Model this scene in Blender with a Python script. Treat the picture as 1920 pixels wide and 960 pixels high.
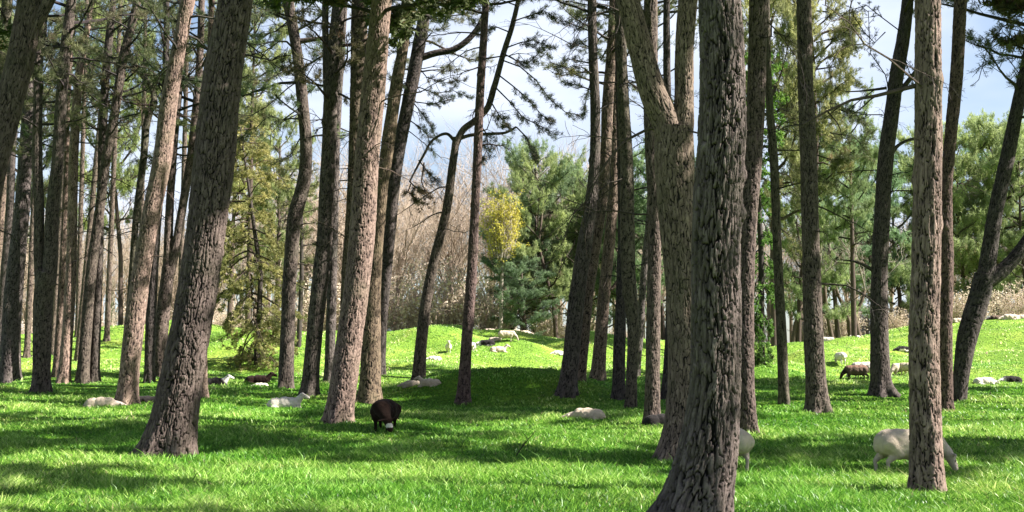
import bpy, math, random
import numpy as np
from mathutils import Vector, Matrix
R = math.radians
for o in list(bpy.data.objects): bpy.data.objects.remove(o)
sc = bpy.context.scene
col = sc.collection
rng = np.random.default_rng(7); random.seed(7)

# ---------------------------------------------------------------- camera, sky, sun, exposure
F = 2059.0; PITCH = math.atan(210 / F); EYE = 1.6
SUN_EL, SUN_AZ = R(42), R(97)          # azimuth from +Y (view) towards +X (right)
cam_d = bpy.data.cameras.new('camera'); cam = bpy.data.objects.new('camera', cam_d); col.objects.link(cam)
cam_d.sensor_width = 36; cam_d.lens = 36 * F / 1920; cam_d.clip_start = .1; cam_d.clip_end = 5000
cam.location = (0, 0, EYE); cam.rotation_euler = (R(90) + PITCH, 0, 0)
sc.camera = cam
w = bpy.data.worlds.new('World'); sc.world = w; w.use_nodes = True
nt = w.node_tree; bg = nt.nodes['Background']
sky = nt.nodes.new('ShaderNodeTexSky'); sky.sky_type = 'NISHITA'; sky.sun_disc = False
sky.sun_elevation = SUN_EL; sky.sun_rotation = SUN_AZ; sky.altitude = 50; sky.air_density = 1.0; sky.dust_density = 1.2; sky.ozone_density = 1.5
tc = nt.nodes.new('ShaderNodeTexCoord'); mp = nt.nodes.new('ShaderNodeMapping'); mp.inputs['Scale'].default_value = (1, 1, 2.6)
no = nt.nodes.new('ShaderNodeTexNoise'); no.inputs['Scale'].default_value = 2.3; no.inputs['Detail'].default_value = 5; no.inputs['Roughness'].default_value = .5
cr = nt.nodes.new('ShaderNodeValToRGB'); cr.color_ramp.elements[0].position = .43; cr.color_ramp.elements[1].position = .62
cr.color_ramp.elements[0].color = (.12, .12, .12, 1); cr.color_ramp.elements[1].color = (.95, .95, .95, 1)
mx = nt.nodes.new('ShaderNodeMix'); mx.data_type = 'RGBA'
mx.inputs['B'].default_value = (5.3, 5.75, 6.7, 1)     # cloud radiance in the sky model's own units
L = nt.links.new
L(tc.outputs['Generated'], mp.inputs['Vector']); L(mp.outputs[0], no.inputs['Vector']); L(no.outputs['Fac'], cr.inputs[0])
sx_ = nt.nodes.new('ShaderNodeSeparateXYZ'); L(tc.outputs['Generated'], sx_.inputs[0])       # broken cloud low in the sky, clear blue overhead
mr = nt.nodes.new('ShaderNodeMapRange'); mr.inputs['From Min'].default_value = .34; mr.inputs['From Max'].default_value = .62; mr.inputs['To Min'].default_value = 1; mr.inputs['To Max'].default_value = .0
ml = nt.nodes.new('ShaderNodeMath'); ml.operation = 'MULTIPLY'; L(sx_.outputs[2], mr.inputs[0]); L(mr.outputs[0], ml.inputs[0]); L(cr.outputs[0], ml.inputs[1]); L(ml.outputs[0], mx.inputs['Factor']); L(sky.outputs[0], mx.inputs['A']); L(mx.outputs['Result'], bg.inputs['Color'])
bg.inputs['Strength'].default_value = .05
sd = bpy.data.lights.new('sun', 'SUN'); sun = bpy.data.objects.new('sun', sd); col.objects.link(sun)
sd.energy = 5.0; sd.angle = R(.53); sd.color = (1, .955, .88)
S = Vector((math.sin(SUN_AZ) * math.cos(SUN_EL), math.cos(SUN_AZ) * math.cos(SUN_EL), math.sin(SUN_EL)))
sun.rotation_euler = S.to_track_quat('Z', 'Y').to_euler()
sc.view_settings.view_transform = 'Standard'; sc.view_settings.look = 'None'; sc.view_settings.gamma = 1
sc.view_settings.use_curve_mapping = False; sc.view_settings.exposure = 1.92
sc.cycles.max_bounces = 6; sc.cycles.transparent_max_bounces = 8; sc.cycles.diffuse_bounces = 4

# ---------------------------------------------------------------- numpy noise
def hsh(*a):
    h = np.zeros(np.broadcast(*a).shape, np.uint64)
    for i, v in enumerate(a):
        h = (h ^ (v.astype(np.int64).astype(np.uint64) + np.uint64(0x9E3779B9 + i * 7919))) * np.uint64(0xBF58476D1CE4E5B9)
        h ^= h >> np.uint64(29)
    return (h & np.uint64(0xFFFFFF)).astype(np.float64) / 0xFFFFFF
def vnoise(x, y, z=None, s=0):
    if z is None: z = np.zeros_like(x)
    xi, yi, zi = np.floor(x), np.floor(y), np.floor(z); fx, fy, fz = x - xi, y - yi, z - zi
    fx, fy, fz = [f * f * (3 - 2 * f) for f in (fx, fy, fz)]
    r = 0; S_ = np.full_like(x, s)
    for a in (0, 1):
        for b in (0, 1):
            for c in (0, 1):
                r = r + hsh(xi + a, yi + b, zi + c, S_) * (fx if a else 1 - fx) * (fy if b else 1 - fy) * (fz if c else 1 - fz)
    return r * 2 - 1
def fbm(x, y, z=None, o=3, s=0):
    r = 0; a = 1; t = 0
    for i in range(o):
        k = 2.03 ** i
        r = r + a * vnoise(x * k, y * k, None if z is None else z * k, s + i); t += a; a *= .5
    return r / t
def cellular(u, v, per, s=0):            # F2 - F1 with u periodic, plus the id of the nearest cell
    ui, vi = np.floor(u), np.floor(v); f1 = np.full(u.shape, 9.); f2 = f1.copy(); idn = f1.copy()
    for a in (-1, 0, 1):
        for b in (-1, 0, 1):
            cu, cv = np.mod(ui + a, per), vi + b; S_ = np.full_like(u, s)
            px = ui + a + .12 + .76 * hsh(cu, cv, S_); py = cv + .1 + .8 * hsh(cu, cv, S_ + 5)
            d = np.hypot(px - u, py - v); n = d < f1
            f2 = np.where(n, f1, np.minimum(f2, d)); idn = np.where(n, hsh(cu, cv, S_ + 9), idn); f1 = np.where(n, d, f1)
    return f2 - f1, idn
def sstep(a, b, x):
    t = np.clip((x - a) / (b - a), 0, 1); return t * t * (3 - 2 * t)

# ---------------------------------------------------------------- terrain height
RX = np.array([-2500, -400, 0, 100, 250, 420, 560, 700, 760, 800, 830, 860, 895, 950, 1000, 1060, 1120, 1450, 1560, 1630, 1700, 1800, 1920, 2200, 4500.])
RY = np.array([660, 650, 640, 624, 617, 617, 623, 631, 624, 614, 611, 614, 624, 622, 628, 640, 646, 646, 640, 628, 614, 603, 598, 594, 610.])
BY = np.array([-60, 0, 12, 20, 24, 34, 45, 60, 72, 80, 400.]); BZ = np.array([0, 0, 0, .04, .13, .45, 1.02, 1.66, 2.0, 2.1, 2.1])
def ground(x, y):
    x = np.asarray(x, float); y = np.asarray(y, float)
    z0 = (np.interp(y - 2, BY, BZ) + np.interp(y, BY, BZ) * 2 + np.interp(y + 2, BY, BZ)) / 4
    rid = EYE + (690 - np.interp(960 + F * x / 78, RX, RY)) / F * 78
    t = sstep(56, 78, y + 3 * vnoise(x / 9, y / 9, s=3))
    z = z0 * (1 - t) + rid * t
    z = z - sstep(79, 92, y) * .7 * (y < 4000)
    z = z + .09 * fbm(x / 3.2, y / 2.4, o=2, s=11) * sstep(3, 14, y) + .02 * fbm(x / .7, y / .6, o=2, s=12)
    z = z + 1.05 * fbm(x / 5.5, y / 4.0, o=2, s=21) * sstep(40, 52, y) * (1 - sstep(72, 80, y))
    z = z + .85 * np.exp(-((x + .3) / 3.4) ** 4 - ((y - 39.5) / 1.9) ** 2)          # the crater lip in shade
    z = z - .25 * np.exp(-((x + 1.5) / 4.5) ** 2 - ((y - 35) / 2.2) ** 2)
    z = z + sstep(120, 600, y) * 4
    return z
def gz(x, y): return float(ground(np.array([x]), np.array([y]))[0])
SP, CP = math.sin(PITCH), math.cos(PITCH)
def at(px, py, Y):                       # the world point seen at a photo pixel, Y metres ahead
    u, v = (px - 960) / F, (480 - py) / F; k = CP - v * SP
    return Vector((Y * u / k, Y, EYE + Y * (SP + v * CP) / k))
def mpp(py, Y): return Y / F / (CP - (480 - py) / F * SP)
def on_ground(px, py, lo=9, hi=79):      # where that pixel's ray first meets the terrain
    Y = np.arange(lo, hi, .1); u, v = (px - 960) / F, (480 - py) / F; k = CP - v * SP
    g = ground(Y * u / k, Y) - (EYE + Y * (SP + v * CP) / k)
    i = np.nonzero(g >= 0)[0]
    y = float(Y[i[0]]) if len(i) else float(Y[np.argmax(g / Y)])
    p = at(px, py, y); p.z = gz(p.x, p.y); return p

# ---------------------------------------------------------------- object helpers
def tag(o, label=None, cat=None, group=None, kind=None):
    for k, v in (('label', label), ('category', cat), ('group', group), ('kind', kind)):
        if v: o[k] = v
    return o
def empty(name, loc, rz=0):
    o = bpy.data.objects.new(name, None); col.objects.link(o); o.location = loc; o.rotation_euler = (0, 0, rz); o.empty_display_size = .3
    return o
def link(name, me, parent=None):
    o = bpy.data.objects.new(name, me); col.objects.link(o)
    if parent: o.parent = parent
    return o
class MB:
    def __init__(s): s.v = []; s.q = []; s.t = []; s.n = 0; s.qm = []; s.tm = []; s.a = []
    def add(s, v, quads=None, tris=None, mat=0, att=None):
        v = np.asarray(v, float).reshape(-1, 3); s.v.append(v); s.a.append(np.full(len(v), .5) if att is None else np.broadcast_to(att, (len(v),)))
        if quads is not None and len(quads): s.q.append(np.asarray(quads) + s.n); s.qm.append(np.full(len(quads), mat))
        if tris is not None and len(tris): s.t.append(np.asarray(tris) + s.n); s.tm.append(np.full(len(tris), mat))
        s.n += len(v)
    def tube(s, pts, rad, n=6, mat=0, att=None, cap=True):
        P = np.asarray([tuple(p) for p in pts], float); m = len(P); rad = np.broadcast_to(np.asarray(rad, float), (m,))
        T = np.gradient(P, axis=0); T /= np.linalg.norm(T, axis=1, keepdims=True) + 1e-9
        ref = np.array([1, 0, 0.]) if abs(T[0, 0]) < .8 else np.array([0, 1, 0.])
        A = np.zeros_like(P); 
        for i in range(m):
            a = ref - T[i] * ref.dot(T[i]); a /= np.linalg.norm(a) + 1e-9; A[i] = a; ref = a
        B = np.cross(T, A); th = np.arange(n) * 2 * math.pi / n
        V = P[:, None] + rad[:, None, None] * (np.cos(th)[None, :, None] * A[:, None] + np.sin(th)[None, :, None] * B[:, None])
        i, j = np.meshgrid(np.arange(m - 1), np.arange(n), indexing='ij'); j2 = (j + 1) % n
        q = np.stack([i * n + j, i * n + j2, (i + 1) * n + j2, (i + 1) * n + j], -1).reshape(-1, 4)
        V = V.reshape(-1, 3); t = None
        if cap:
            V = np.vstack([V, P[-1:] + T[-1:] * rad[-1] * .5]); k = np.arange(n); t = np.stack([(m - 1) * n + k, (m - 1) * n + (k + 1) % n, np.full(n, m * n)], -1)
        s.add(V, q, t, mat, att)
    def mesh(s, name, mats, smooth=True, attr='v'):
        me = bpy.data.meshes.new(name); V = np.vstack(s.v)
        q = np.vstack(s.q) if s.q else np.zeros((0, 4), int); t = np.vstack(s.t) if s.t else np.zeros((0, 3), int)
        me.vertices.add(len(V)); me.vertices.foreach_set('co', V.astype(np.float32).ravel())
        nl = q.size + t.size; me.loops.add(nl); me.loops.foreach_set('vertex_index', np.concatenate([q.ravel(), t.ravel()]).astype(np.int32))
        me.polygons.add(len(q) + len(t))
        me.polygons.foreach_set('loop_start', np.concatenate([np.arange(len(q)) * 4, q.size + np.arange(len(t)) * 3]).astype(np.int32))
        me.polygons.foreach_set('material_index', np.concatenate((s.qm if s.q else []) + (s.tm if s.t else [])).astype(np.int32))
        me.polygons.foreach_set('use_smooth', np.full(len(q) + len(t), smooth))
        for m in mats: me.materials.append(m)
        at_ = me.attributes.new(attr, 'FLOAT', 'POINT'); at_.data.foreach_set('value', np.concatenate(s.a).astype(np.float32))
        me.update(calc_edges=True); return me

# ---------------------------------------------------------------- materials
def mat(name):
    m = bpy.data.materials.new(name); m.use_nodes = True; n = m.node_tree.nodes
    b = n['Principled BSDF']; return m, m.node_tree, b
def ramp(nt, stops):
    r = nt.nodes.new('ShaderNodeValToRGB'); e = r.color_ramp.elements
    while len(e) < len(stops): e.new(.5)
    for k, (p, c) in zip(e, stops): k.position = p; k.color = (*c, 1)
    return r
def noise(nt, sc_, det=4, rough=.55, vec=None, stretch=None):
    n = nt.nodes.new('ShaderNodeTexNoise'); n.inputs['Scale'].default_value = sc_; n.inputs['Detail'].default_value = det; n.inputs['Roughness'].default_value = rough
    if vec is not None:
        if stretch:
            mp = nt.nodes.new('ShaderNodeMapping'); mp.inputs['Scale'].default_value = stretch; nt.links.new(vec, mp.inputs[0]); vec = mp.outputs[0]
        nt.links.new(vec, n.inputs['Vector'])
    return n
def mixc(nt, a, b, fac, mode='MIX'):
    m = nt.nodes.new('ShaderNodeMix'); m.data_type = 'RGBA'; m.blend_type = mode
    for k, v in (('A', a), ('B', b), ('Factor', fac)):
        if isinstance(v, (int, float)): m.inputs[k].default_value = v
        elif isinstance(v, tuple): m.inputs[k].default_value = (*v, 1)
        else: nt.links.new(v, m.inputs[k])
    return m.outputs['Result']
def attr(nt, name):
    a = nt.nodes.new('ShaderNodeAttribute'); a.attribute_name = name; return a
def bump(nt, b, h, s, d):
    bp = nt.nodes.new('ShaderNodeBump'); bp.inputs['Strength'].default_value = s; bp.inputs['Distance'].default_value = d
    nt.links.new(h, bp.inputs['Height']); nt.links.new(bp.outputs[0], b.inputs['Normal'])

def bark_mat():
    m, t, b = mat('pine_bark'); co = t.nodes.new('ShaderNodeTexCoord').outputs['Object']; a = attr(t, 'v')
    r = ramp(t, [(0, (.004, .003, .003)), (.28, (.014, .012, .011)), (.45, (.06, .049, .044)), (.75, (.105, .087, .078)), (1, (.165, .14, .127))]); t.links.new(a.outputs['Fac'], r.inputs[0])
    n1 = noise(t, 14, 5, .6, co, (1, 1, .35)); r1 = ramp(t, [(.3, (.62, .6, .6)), (.7, (1.25, 1.22, 1.2))]); t.links.new(n1.outputs['Fac'], r1.inputs[0])
    c = mixc(t, r.outputs[0], r1.outputs[0], 1, 'MULTIPLY')
    n2 = noise(t, 1.7, 3, .5, co); r2 = ramp(t, [(.5, (0, 0, 0)), (.75, (.5, .5, .5))]); t.links.new(n2.outputs['Fac'], r2.inputs[0])
    c = mixc(t, c, (.075, .072, .05), r2.outputs[0])
    oi = t.nodes.new('ShaderNodeObjectInfo'); c = mixc(t, c, oi.outputs['Color'], 1, 'MULTIPLY')
    t.links.new(c, b.inputs['Base Color']); b.inputs['Roughness'].default_value = .88; b.inputs['Specular IOR Level'].default_value = .25
    n3 = noise(t, 32, 6, .65, co, (1, 1, .25)); bump(t, b, n3.outputs['Fac'], .9, .022); return m
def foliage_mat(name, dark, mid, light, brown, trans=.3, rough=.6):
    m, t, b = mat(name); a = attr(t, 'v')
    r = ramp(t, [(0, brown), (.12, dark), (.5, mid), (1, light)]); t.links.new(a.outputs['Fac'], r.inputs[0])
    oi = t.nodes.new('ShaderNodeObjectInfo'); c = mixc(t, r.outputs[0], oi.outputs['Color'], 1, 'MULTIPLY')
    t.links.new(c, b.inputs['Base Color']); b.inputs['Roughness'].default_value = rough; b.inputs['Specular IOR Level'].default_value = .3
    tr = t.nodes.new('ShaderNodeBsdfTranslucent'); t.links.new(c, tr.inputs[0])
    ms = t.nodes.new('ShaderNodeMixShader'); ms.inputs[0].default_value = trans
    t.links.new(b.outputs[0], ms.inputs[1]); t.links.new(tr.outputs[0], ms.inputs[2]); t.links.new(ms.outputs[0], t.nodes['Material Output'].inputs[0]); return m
BARK = bark_mat()
NEEDLE = foliage_mat('pine_needles', (.05, .064, .03), (.11, .125, .055), (.24, .24, .11), (.17, .12, .07), .4)
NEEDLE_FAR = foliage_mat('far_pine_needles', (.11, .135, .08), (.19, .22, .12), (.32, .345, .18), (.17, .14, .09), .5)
FRESH = foliage_mat('fresh_leaves', (.05, .1, .02), (.1, .2, .035), (.17, .28, .05), (.1, .12, .03), .45)
YELLOW = foliage_mat('yellow_blossom', (.4, .35, .06), (.52, .47, .08), (.66, .6, .13), (.3, .28, .08), .4)
BUD = foliage_mat('pale_buds', (.36, .31, .25), (.48, .42, .35), (.62, .56, .48), (.2, .16, .12), .3)
TWIG, t_, b_ = mat('twig_bark'); a_ = attr(t_, 'v'); r_ = ramp(t_, [(0, (.16, .13, .105)), (1, (.42, .36, .295))]); t_.links.new(a_.outputs['Fac'], r_.inputs[0])
oi_ = t_.nodes.new('ShaderNodeObjectInfo'); t_.links.new(mixc(t_, r_.outputs[0], oi_.outputs['Color'], 1, 'MULTIPLY'), b_.inputs['Base Color']); b_.inputs['Roughness'].default_value = .85
# ---------------------------------------------------------------- ground sheet
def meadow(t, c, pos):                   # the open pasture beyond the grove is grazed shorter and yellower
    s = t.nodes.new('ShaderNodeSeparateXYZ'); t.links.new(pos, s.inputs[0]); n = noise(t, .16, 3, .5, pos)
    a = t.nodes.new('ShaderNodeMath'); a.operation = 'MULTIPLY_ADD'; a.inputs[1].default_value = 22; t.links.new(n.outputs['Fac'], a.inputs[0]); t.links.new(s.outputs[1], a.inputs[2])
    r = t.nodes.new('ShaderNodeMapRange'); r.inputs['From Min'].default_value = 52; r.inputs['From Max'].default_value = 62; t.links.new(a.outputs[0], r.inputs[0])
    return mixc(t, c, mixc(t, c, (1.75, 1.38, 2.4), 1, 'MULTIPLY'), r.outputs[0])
m, t, b = mat('meadow_ground'); co = t.nodes.new('ShaderNodeNewGeometry').outputs['Position']
n1 = noise(t, .35, 6, .6, co); r1 = ramp(t, [(.25, (.045, .12, .01)), (.5, (.09, .2, .016)), (.68, (.15, .24, .028)), (.85, (.15, .12, .035))]); t.links.new(n1.outputs['Fac'], r1.inputs[0])
n2 = noise(t, 9, 6, .7, co, (1, .6, 1)); r2 = ramp(t, [(.3, (.45, .45, .4)), (.7, (1.5, 1.45, 1.3))]); t.links.new(n2.outputs['Fac'], r2.inputs[0])
t.links.new(meadow(t, mixc(t, r1.outputs[0], r2.outputs[0], 1, 'MULTIPLY'), co), b.inputs['Base Color']); b.inputs['Roughness'].default_value = .9; b.inputs['Specular IOR Level'].default_value = .1
bump(t, b, n2.outputs['Fac'], 1, .12); GROUND = m
u = np.linspace(-1, 1, 420); xs = 9 * np.sinh(u * 5.2)
ys = np.concatenate([np.linspace(-300, 0, 20)[:-1], np.linspace(0, 95, 480)[:-1], 95 * np.exp(np.linspace(0, 3.6, 60))])
X, Y = np.meshgrid(xs, ys, indexing='ij'); Z = ground(X, Y); nx, ny = X.shape
i, j = np.meshgrid(np.arange(nx - 1), np.arange(ny - 1), indexing='ij')
mb = MB(); mb.add(np.stack([X, Y, Z], -1), np.stack([i * ny + j, (i + 1) * ny + j, (i + 1) * ny + j + 1, i * ny + j + 1], -1).reshape(-1, 4))
tag(link('ground', mb.mesh('ground', [GROUND])), kind='structure')

# ---------------------------------------------------------------- grass blades: one mass nobody could count
def grass(N, seed, coarse=False, mb=None):
    g = np.random.default_rng(seed)
    d = 9.5 * ((30 if coarse else 88) / 9.5) ** (g.random(N) ** (1. if coarse else 1.12)); x = (g.random(N) * 2 - 1) * (d * .53 + 1.0); y = d + g.normal(0, .1, N)
    cl = fbm(x / .45, y / .45, o=2, s=51); big = fbm(x / 2.3, y / 1.7, o=2, s=52)
    x = x + .06 * g.normal(size=N); far = np.clip((d - 20) / 50, 0, 1)
    h = (.05 + .085 * g.random(N) ** 1.8) * (1 + .9 * cl + .6 * big) * (1 - .35 * far)
    tall = g.random(N) < .012; h = np.where(tall, h * 1.7, h); h = np.clip(h, .03, .34)
    wd = np.maximum(.0046, .00043 * d) * (.7 + .7 * g.random(N))
    if coarse: h = .04 + .085 * g.random(N) * (1 + .8 * cl); wd = .006 + .003 * g.random(N)
    az = g.random(N) * 2 * math.pi; ln = np.abs(g.normal(.5, .4, N)) + .2        # facing and lean
    wa = 2.4 + 1.4 * fbm(x / 1.1, y / 1.1, o=1, s=55) ; la = np.where(g.random(N) < .3, wa + g.normal(0, .8, N), az)
    lx, ly = np.cos(la), np.sin(la); sx, sy = np.cos(az), np.sin(az)
    z = ground(x, y) - .01; P0 = np.stack([x, y, z], -1); Ld = np.stack([lx, ly, 0 * lx], -1); Sd = np.stack([sx, sy, .0 * sx], -1) * wd[:, None]
    hh = h[:, None]; l = (ln * h)[:, None]; up = np.array([0, 0, 1.])
    P1 = P0 + up * hh * .55 + Ld * l * .3; P2 = P0 + up * hh * .92 + Ld * l * 1.0 
    V = np.stack([P0 - Sd, P0 + Sd, P1 + Sd * .85, P1 - Sd * .85, P2], 1).reshape(-1, 3)
    k = np.arange(N) * 5
    q = np.stack([k, k + 1, k + 2, k + 3], -1); tr = np.stack([k + 3, k + 2, k + 4], -1)
    c = np.clip(.42 + .4 * big + .3 * cl + .3 * g.normal(size=N), .13, 1); c = np.where(g.random(N) < .012, .0, c)
    mb = mb or MB(); mb.add(V, q, tr, 0, np.repeat(c, 5)); return mb
m, t, b = mat('grass_blades'); a = attr(t, 'v')
r = ramp(t, [(0, (.32, .27, .12)), (.08, (.035, .11, .012)), (.45, (.12, .29, .025)), (.75, (.24, .44, .05)), (1, (.46, .62, .16))]); t.links.new(a.outputs['Fac'], r.inputs[0])
gm = t.nodes.new('ShaderNodeNewGeometry'); n1 = noise(t, .22, 3, .5, gm.outputs['Position']); r1 = ramp(t, [(.4, (.8, .93, .85)), (.65, (1.3, 1.08, 1.5))]); t.links.new(n1.outputs['Fac'], r1.inputs[0])
c = mixc(t, r.outputs[0], r1.outputs[0], 1, 'MULTIPLY'); c = meadow(t, c, gm.outputs['Position'])
t.links.new(c, b.inputs['Base Color']); b.inputs['Roughness'].default_value = .42; b.inputs['Specular IOR Level'].default_value = .35
tr = t.nodes.new('ShaderNodeBsdfTranslucent'); t.links.new(c, tr.inputs[0]); ms = t.nodes.new('ShaderNodeMixShader'); ms.inputs[0].default_value = .42
t.links.new(b.outputs[0], ms.inputs[1]); t.links.new(tr.outputs[0], ms.inputs[2]); t.links.new(ms.outputs[0], t.nodes['Material Output'].inputs[0])
tag(link('grass', grass(70000, 4, True, grass(820000, 3)).mesh('grass', [m])), 'lush bright green meadow grass covering the floor of the grove', 'grass', kind='stuff')

# ---------------------------------------------------------------- foliage builders
def needles(mb, P, D, n, ln, wd, spread, mat, shade, g):
    """bundles of n needles at points P pointing along D"""
    P = np.asarray(P, float); D = np.asarray(D, float); K = len(P)
    if not K: return
    D = D / (np.linalg.norm(D, axis=1, keepdims=True) + 1e-9)
    d = D[:, None] + g.normal(0, spread, (K, n, 3)); d /= np.linalg.norm(d, axis=2, keepdims=True)
    base = P[:, None] + g.normal(0, ln * .18, (K, n, 3)); l = ln * (.7 + .5 * g.random((K, n, 1)))
    s = np.cross(d, g.normal(size=(K, n, 3))); s /= np.linalg.norm(s, axis=2, keepdims=True) + 1e-9; s *= wd
    V = np.stack([base - s * .5, base + s * .5, base + d * l * .6 + s * .5, base + d * l], 2).reshape(-1, 3)
    k = np.arange(K * n) * 4; q = np.stack([k, k + 1, k + 2, k + 3], -1)
    a = np.clip(np.repeat(shade, n) + g.normal(0, .08, K * n), 0, 1)
    mb.add(V, q, None, mat, np.repeat(a, 4))
def bough(mb, pts, r0, g, P, D, A, twigs=9, tl=.9, tufts=5, start=.35, tone=.5, droop=0., nt=1):
    """a limb along pts with side twigs; collects needle bundle places in P, D, A"""
    pts = np.asarray([tuple(p) for p in pts], float); m = len(pts)
    mb.tube(pts, np.linspace(r0, max(.012, r0 * .25), m), 5, 0, .35)
    tt = np.linspace(0, 1, m)
    def pos(t): return np.array([np.interp(t, tt, pts[:, k]) for k in range(3)])
    ln = np.linalg.norm(np.diff(pts, axis=0), axis=1).sum()
    for k in range(twigs):
        t = start + (1 - start) * (k + g.random()) / twigs; p = pos(t); d = pos(min(1, t + .05)) - pos(max(0, t - .05)); d /= np.linalg.norm(d) + 1e-9
        s = np.cross(d, [0, 0, 1.]); s /= np.linalg.norm(s) + 1e-9; sg = 1 if k % 2 else -1
        v = d * (.6 + .4 * g.random()) + s * sg * (.4 + .8 * g.random()) * (1 - .6 * max(0, t - .7)) + np.array([0, 0, g.normal(.12, .25) - droop]); v /= np.linalg.norm(v)
        L_ = tl * (.5 + .8 * g.random()) * (1.15 - .5 * t)
        q1 = p + v * L_ * .5 + [0, 0, -.03]; q2 = p + v * L_ + np.array([0, 0, .06 - droop * L_ * .5])
        mb.tube([p, q1, q2], [.014, .01, .006], 3, 0, .3, cap=False)
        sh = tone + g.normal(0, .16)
        for z in range(tufts):
            f = .3 + .7 * (z + g.random() * .6) / tufts; c = p + (q2 - p) * f + g.normal(0, .07 * tl, 3)
            P.append(c); D.append(v * .7 + [0, 0, .45] + g.normal(0, .45, 3)); A.append(sh)
def pine_crown(name, seed, H=8, Rr=3.4, limbs=22, twigs=10, tl=.95, tufts=5, nn=13, nl=.15, nw=.013, low=.5, tone=.5, mats=None, droop=0., flat=.3, prof=None):
    g = np.random.default_rng(seed); mb = MB(); P, D, A = [], [], []
    for k in range(limbs):
        f = (k + g.random()) / limbs; z = H * f; az = k * 2.4 + g.normal(0, .35)
        wdt = (low + (1 - low) * math.sin(math.pi * min(1, f * .95 + .08)) ** .7) * (1 - .55 * f ** 3) if prof is None else prof(f)
        L_ = Rr * wdt * (.65 + .5 * g.random()); e0 = .15 + flat * f + g.normal(0, .12) - droop * (1 - f)
        dx = np.array([math.cos(az), math.sin(az), 0]); pts = [np.array([0, 0, z])]; e = e0
        for s_ in range(5):
            pts.append(pts[-1] + (dx * math.cos(e) + np.array([0, 0, math.sin(e)])) * L_ / 5 + g.normal(0, .05 * L_ / 5, 3)); e += g.normal(.02, .16) - droop * .1
            dx = dx + g.normal(0, .14, 3) * [1, 1, 0]; dx /= np.linalg.norm(dx)
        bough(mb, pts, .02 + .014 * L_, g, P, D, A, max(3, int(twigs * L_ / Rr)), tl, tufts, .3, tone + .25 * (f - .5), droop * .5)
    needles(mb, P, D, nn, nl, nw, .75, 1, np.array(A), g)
    return mb.mesh(name, mats or [BARK, NEEDLE], smooth=False)
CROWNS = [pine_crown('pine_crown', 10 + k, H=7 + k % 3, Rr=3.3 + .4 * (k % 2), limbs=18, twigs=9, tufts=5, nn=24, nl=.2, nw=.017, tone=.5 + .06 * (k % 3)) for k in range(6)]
DENSE = [pine_crown('pine_crown', 20 + k, H=8, Rr=3.4, limbs=34, twigs=13, tufts=7, nn=13, nl=.26, nw=.065, tone=.42) for k in range(3)]  # crowns out of view, thickened with wide needles to cast solid shade
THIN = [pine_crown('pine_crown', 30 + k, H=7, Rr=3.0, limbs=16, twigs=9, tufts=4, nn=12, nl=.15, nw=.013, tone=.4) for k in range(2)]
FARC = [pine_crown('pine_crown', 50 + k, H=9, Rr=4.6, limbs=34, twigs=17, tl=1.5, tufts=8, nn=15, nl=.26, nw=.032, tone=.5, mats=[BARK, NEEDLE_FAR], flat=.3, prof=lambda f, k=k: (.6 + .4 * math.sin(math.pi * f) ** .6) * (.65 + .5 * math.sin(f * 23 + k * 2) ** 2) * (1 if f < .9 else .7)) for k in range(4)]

# ---------------------------------------------------------------- trunks
def resample(P, Rd, ds_fn):
    P = np.asarray([tuple(p) for p in P]); Rd = np.asarray(Rd); L_ = np.concatenate([[0], np.cumsum(np.linalg.norm(np.diff(P, axis=0), axis=1))])
    s = [0.]
    while s[-1] < L_[-1]:
        z = np.interp(s[-1], L_, P[:, 2]); s.append(s[-1] + ds_fn(z))
    s = np.minimum(np.array(s), L_[-1])
    # Catmull-Rom style smoothing: cubic Hermite through the given points
    Tn = np.gradient(P, L_, axis=0); i = np.clip(np.searchsorted(L_, s, side='right') - 1, 0, len(L_) - 2); h = (L_[i + 1] - L_[i])[:, None]; t = ((s - L_[i])[:, None]) / h
    h00, h10, h01, h11 = 2 * t ** 3 - 3 * t ** 2 + 1, t ** 3 - 2 * t ** 2 + t, -2 * t ** 3 + 3 * t ** 2, t ** 3 - t ** 2
    Q = h00 * P[i] + h10 * h * Tn[i] + h01 * P[i + 1] + h11 * h * Tn[i + 1]
    return Q, np.interp(s, L_, Rd), s
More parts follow.
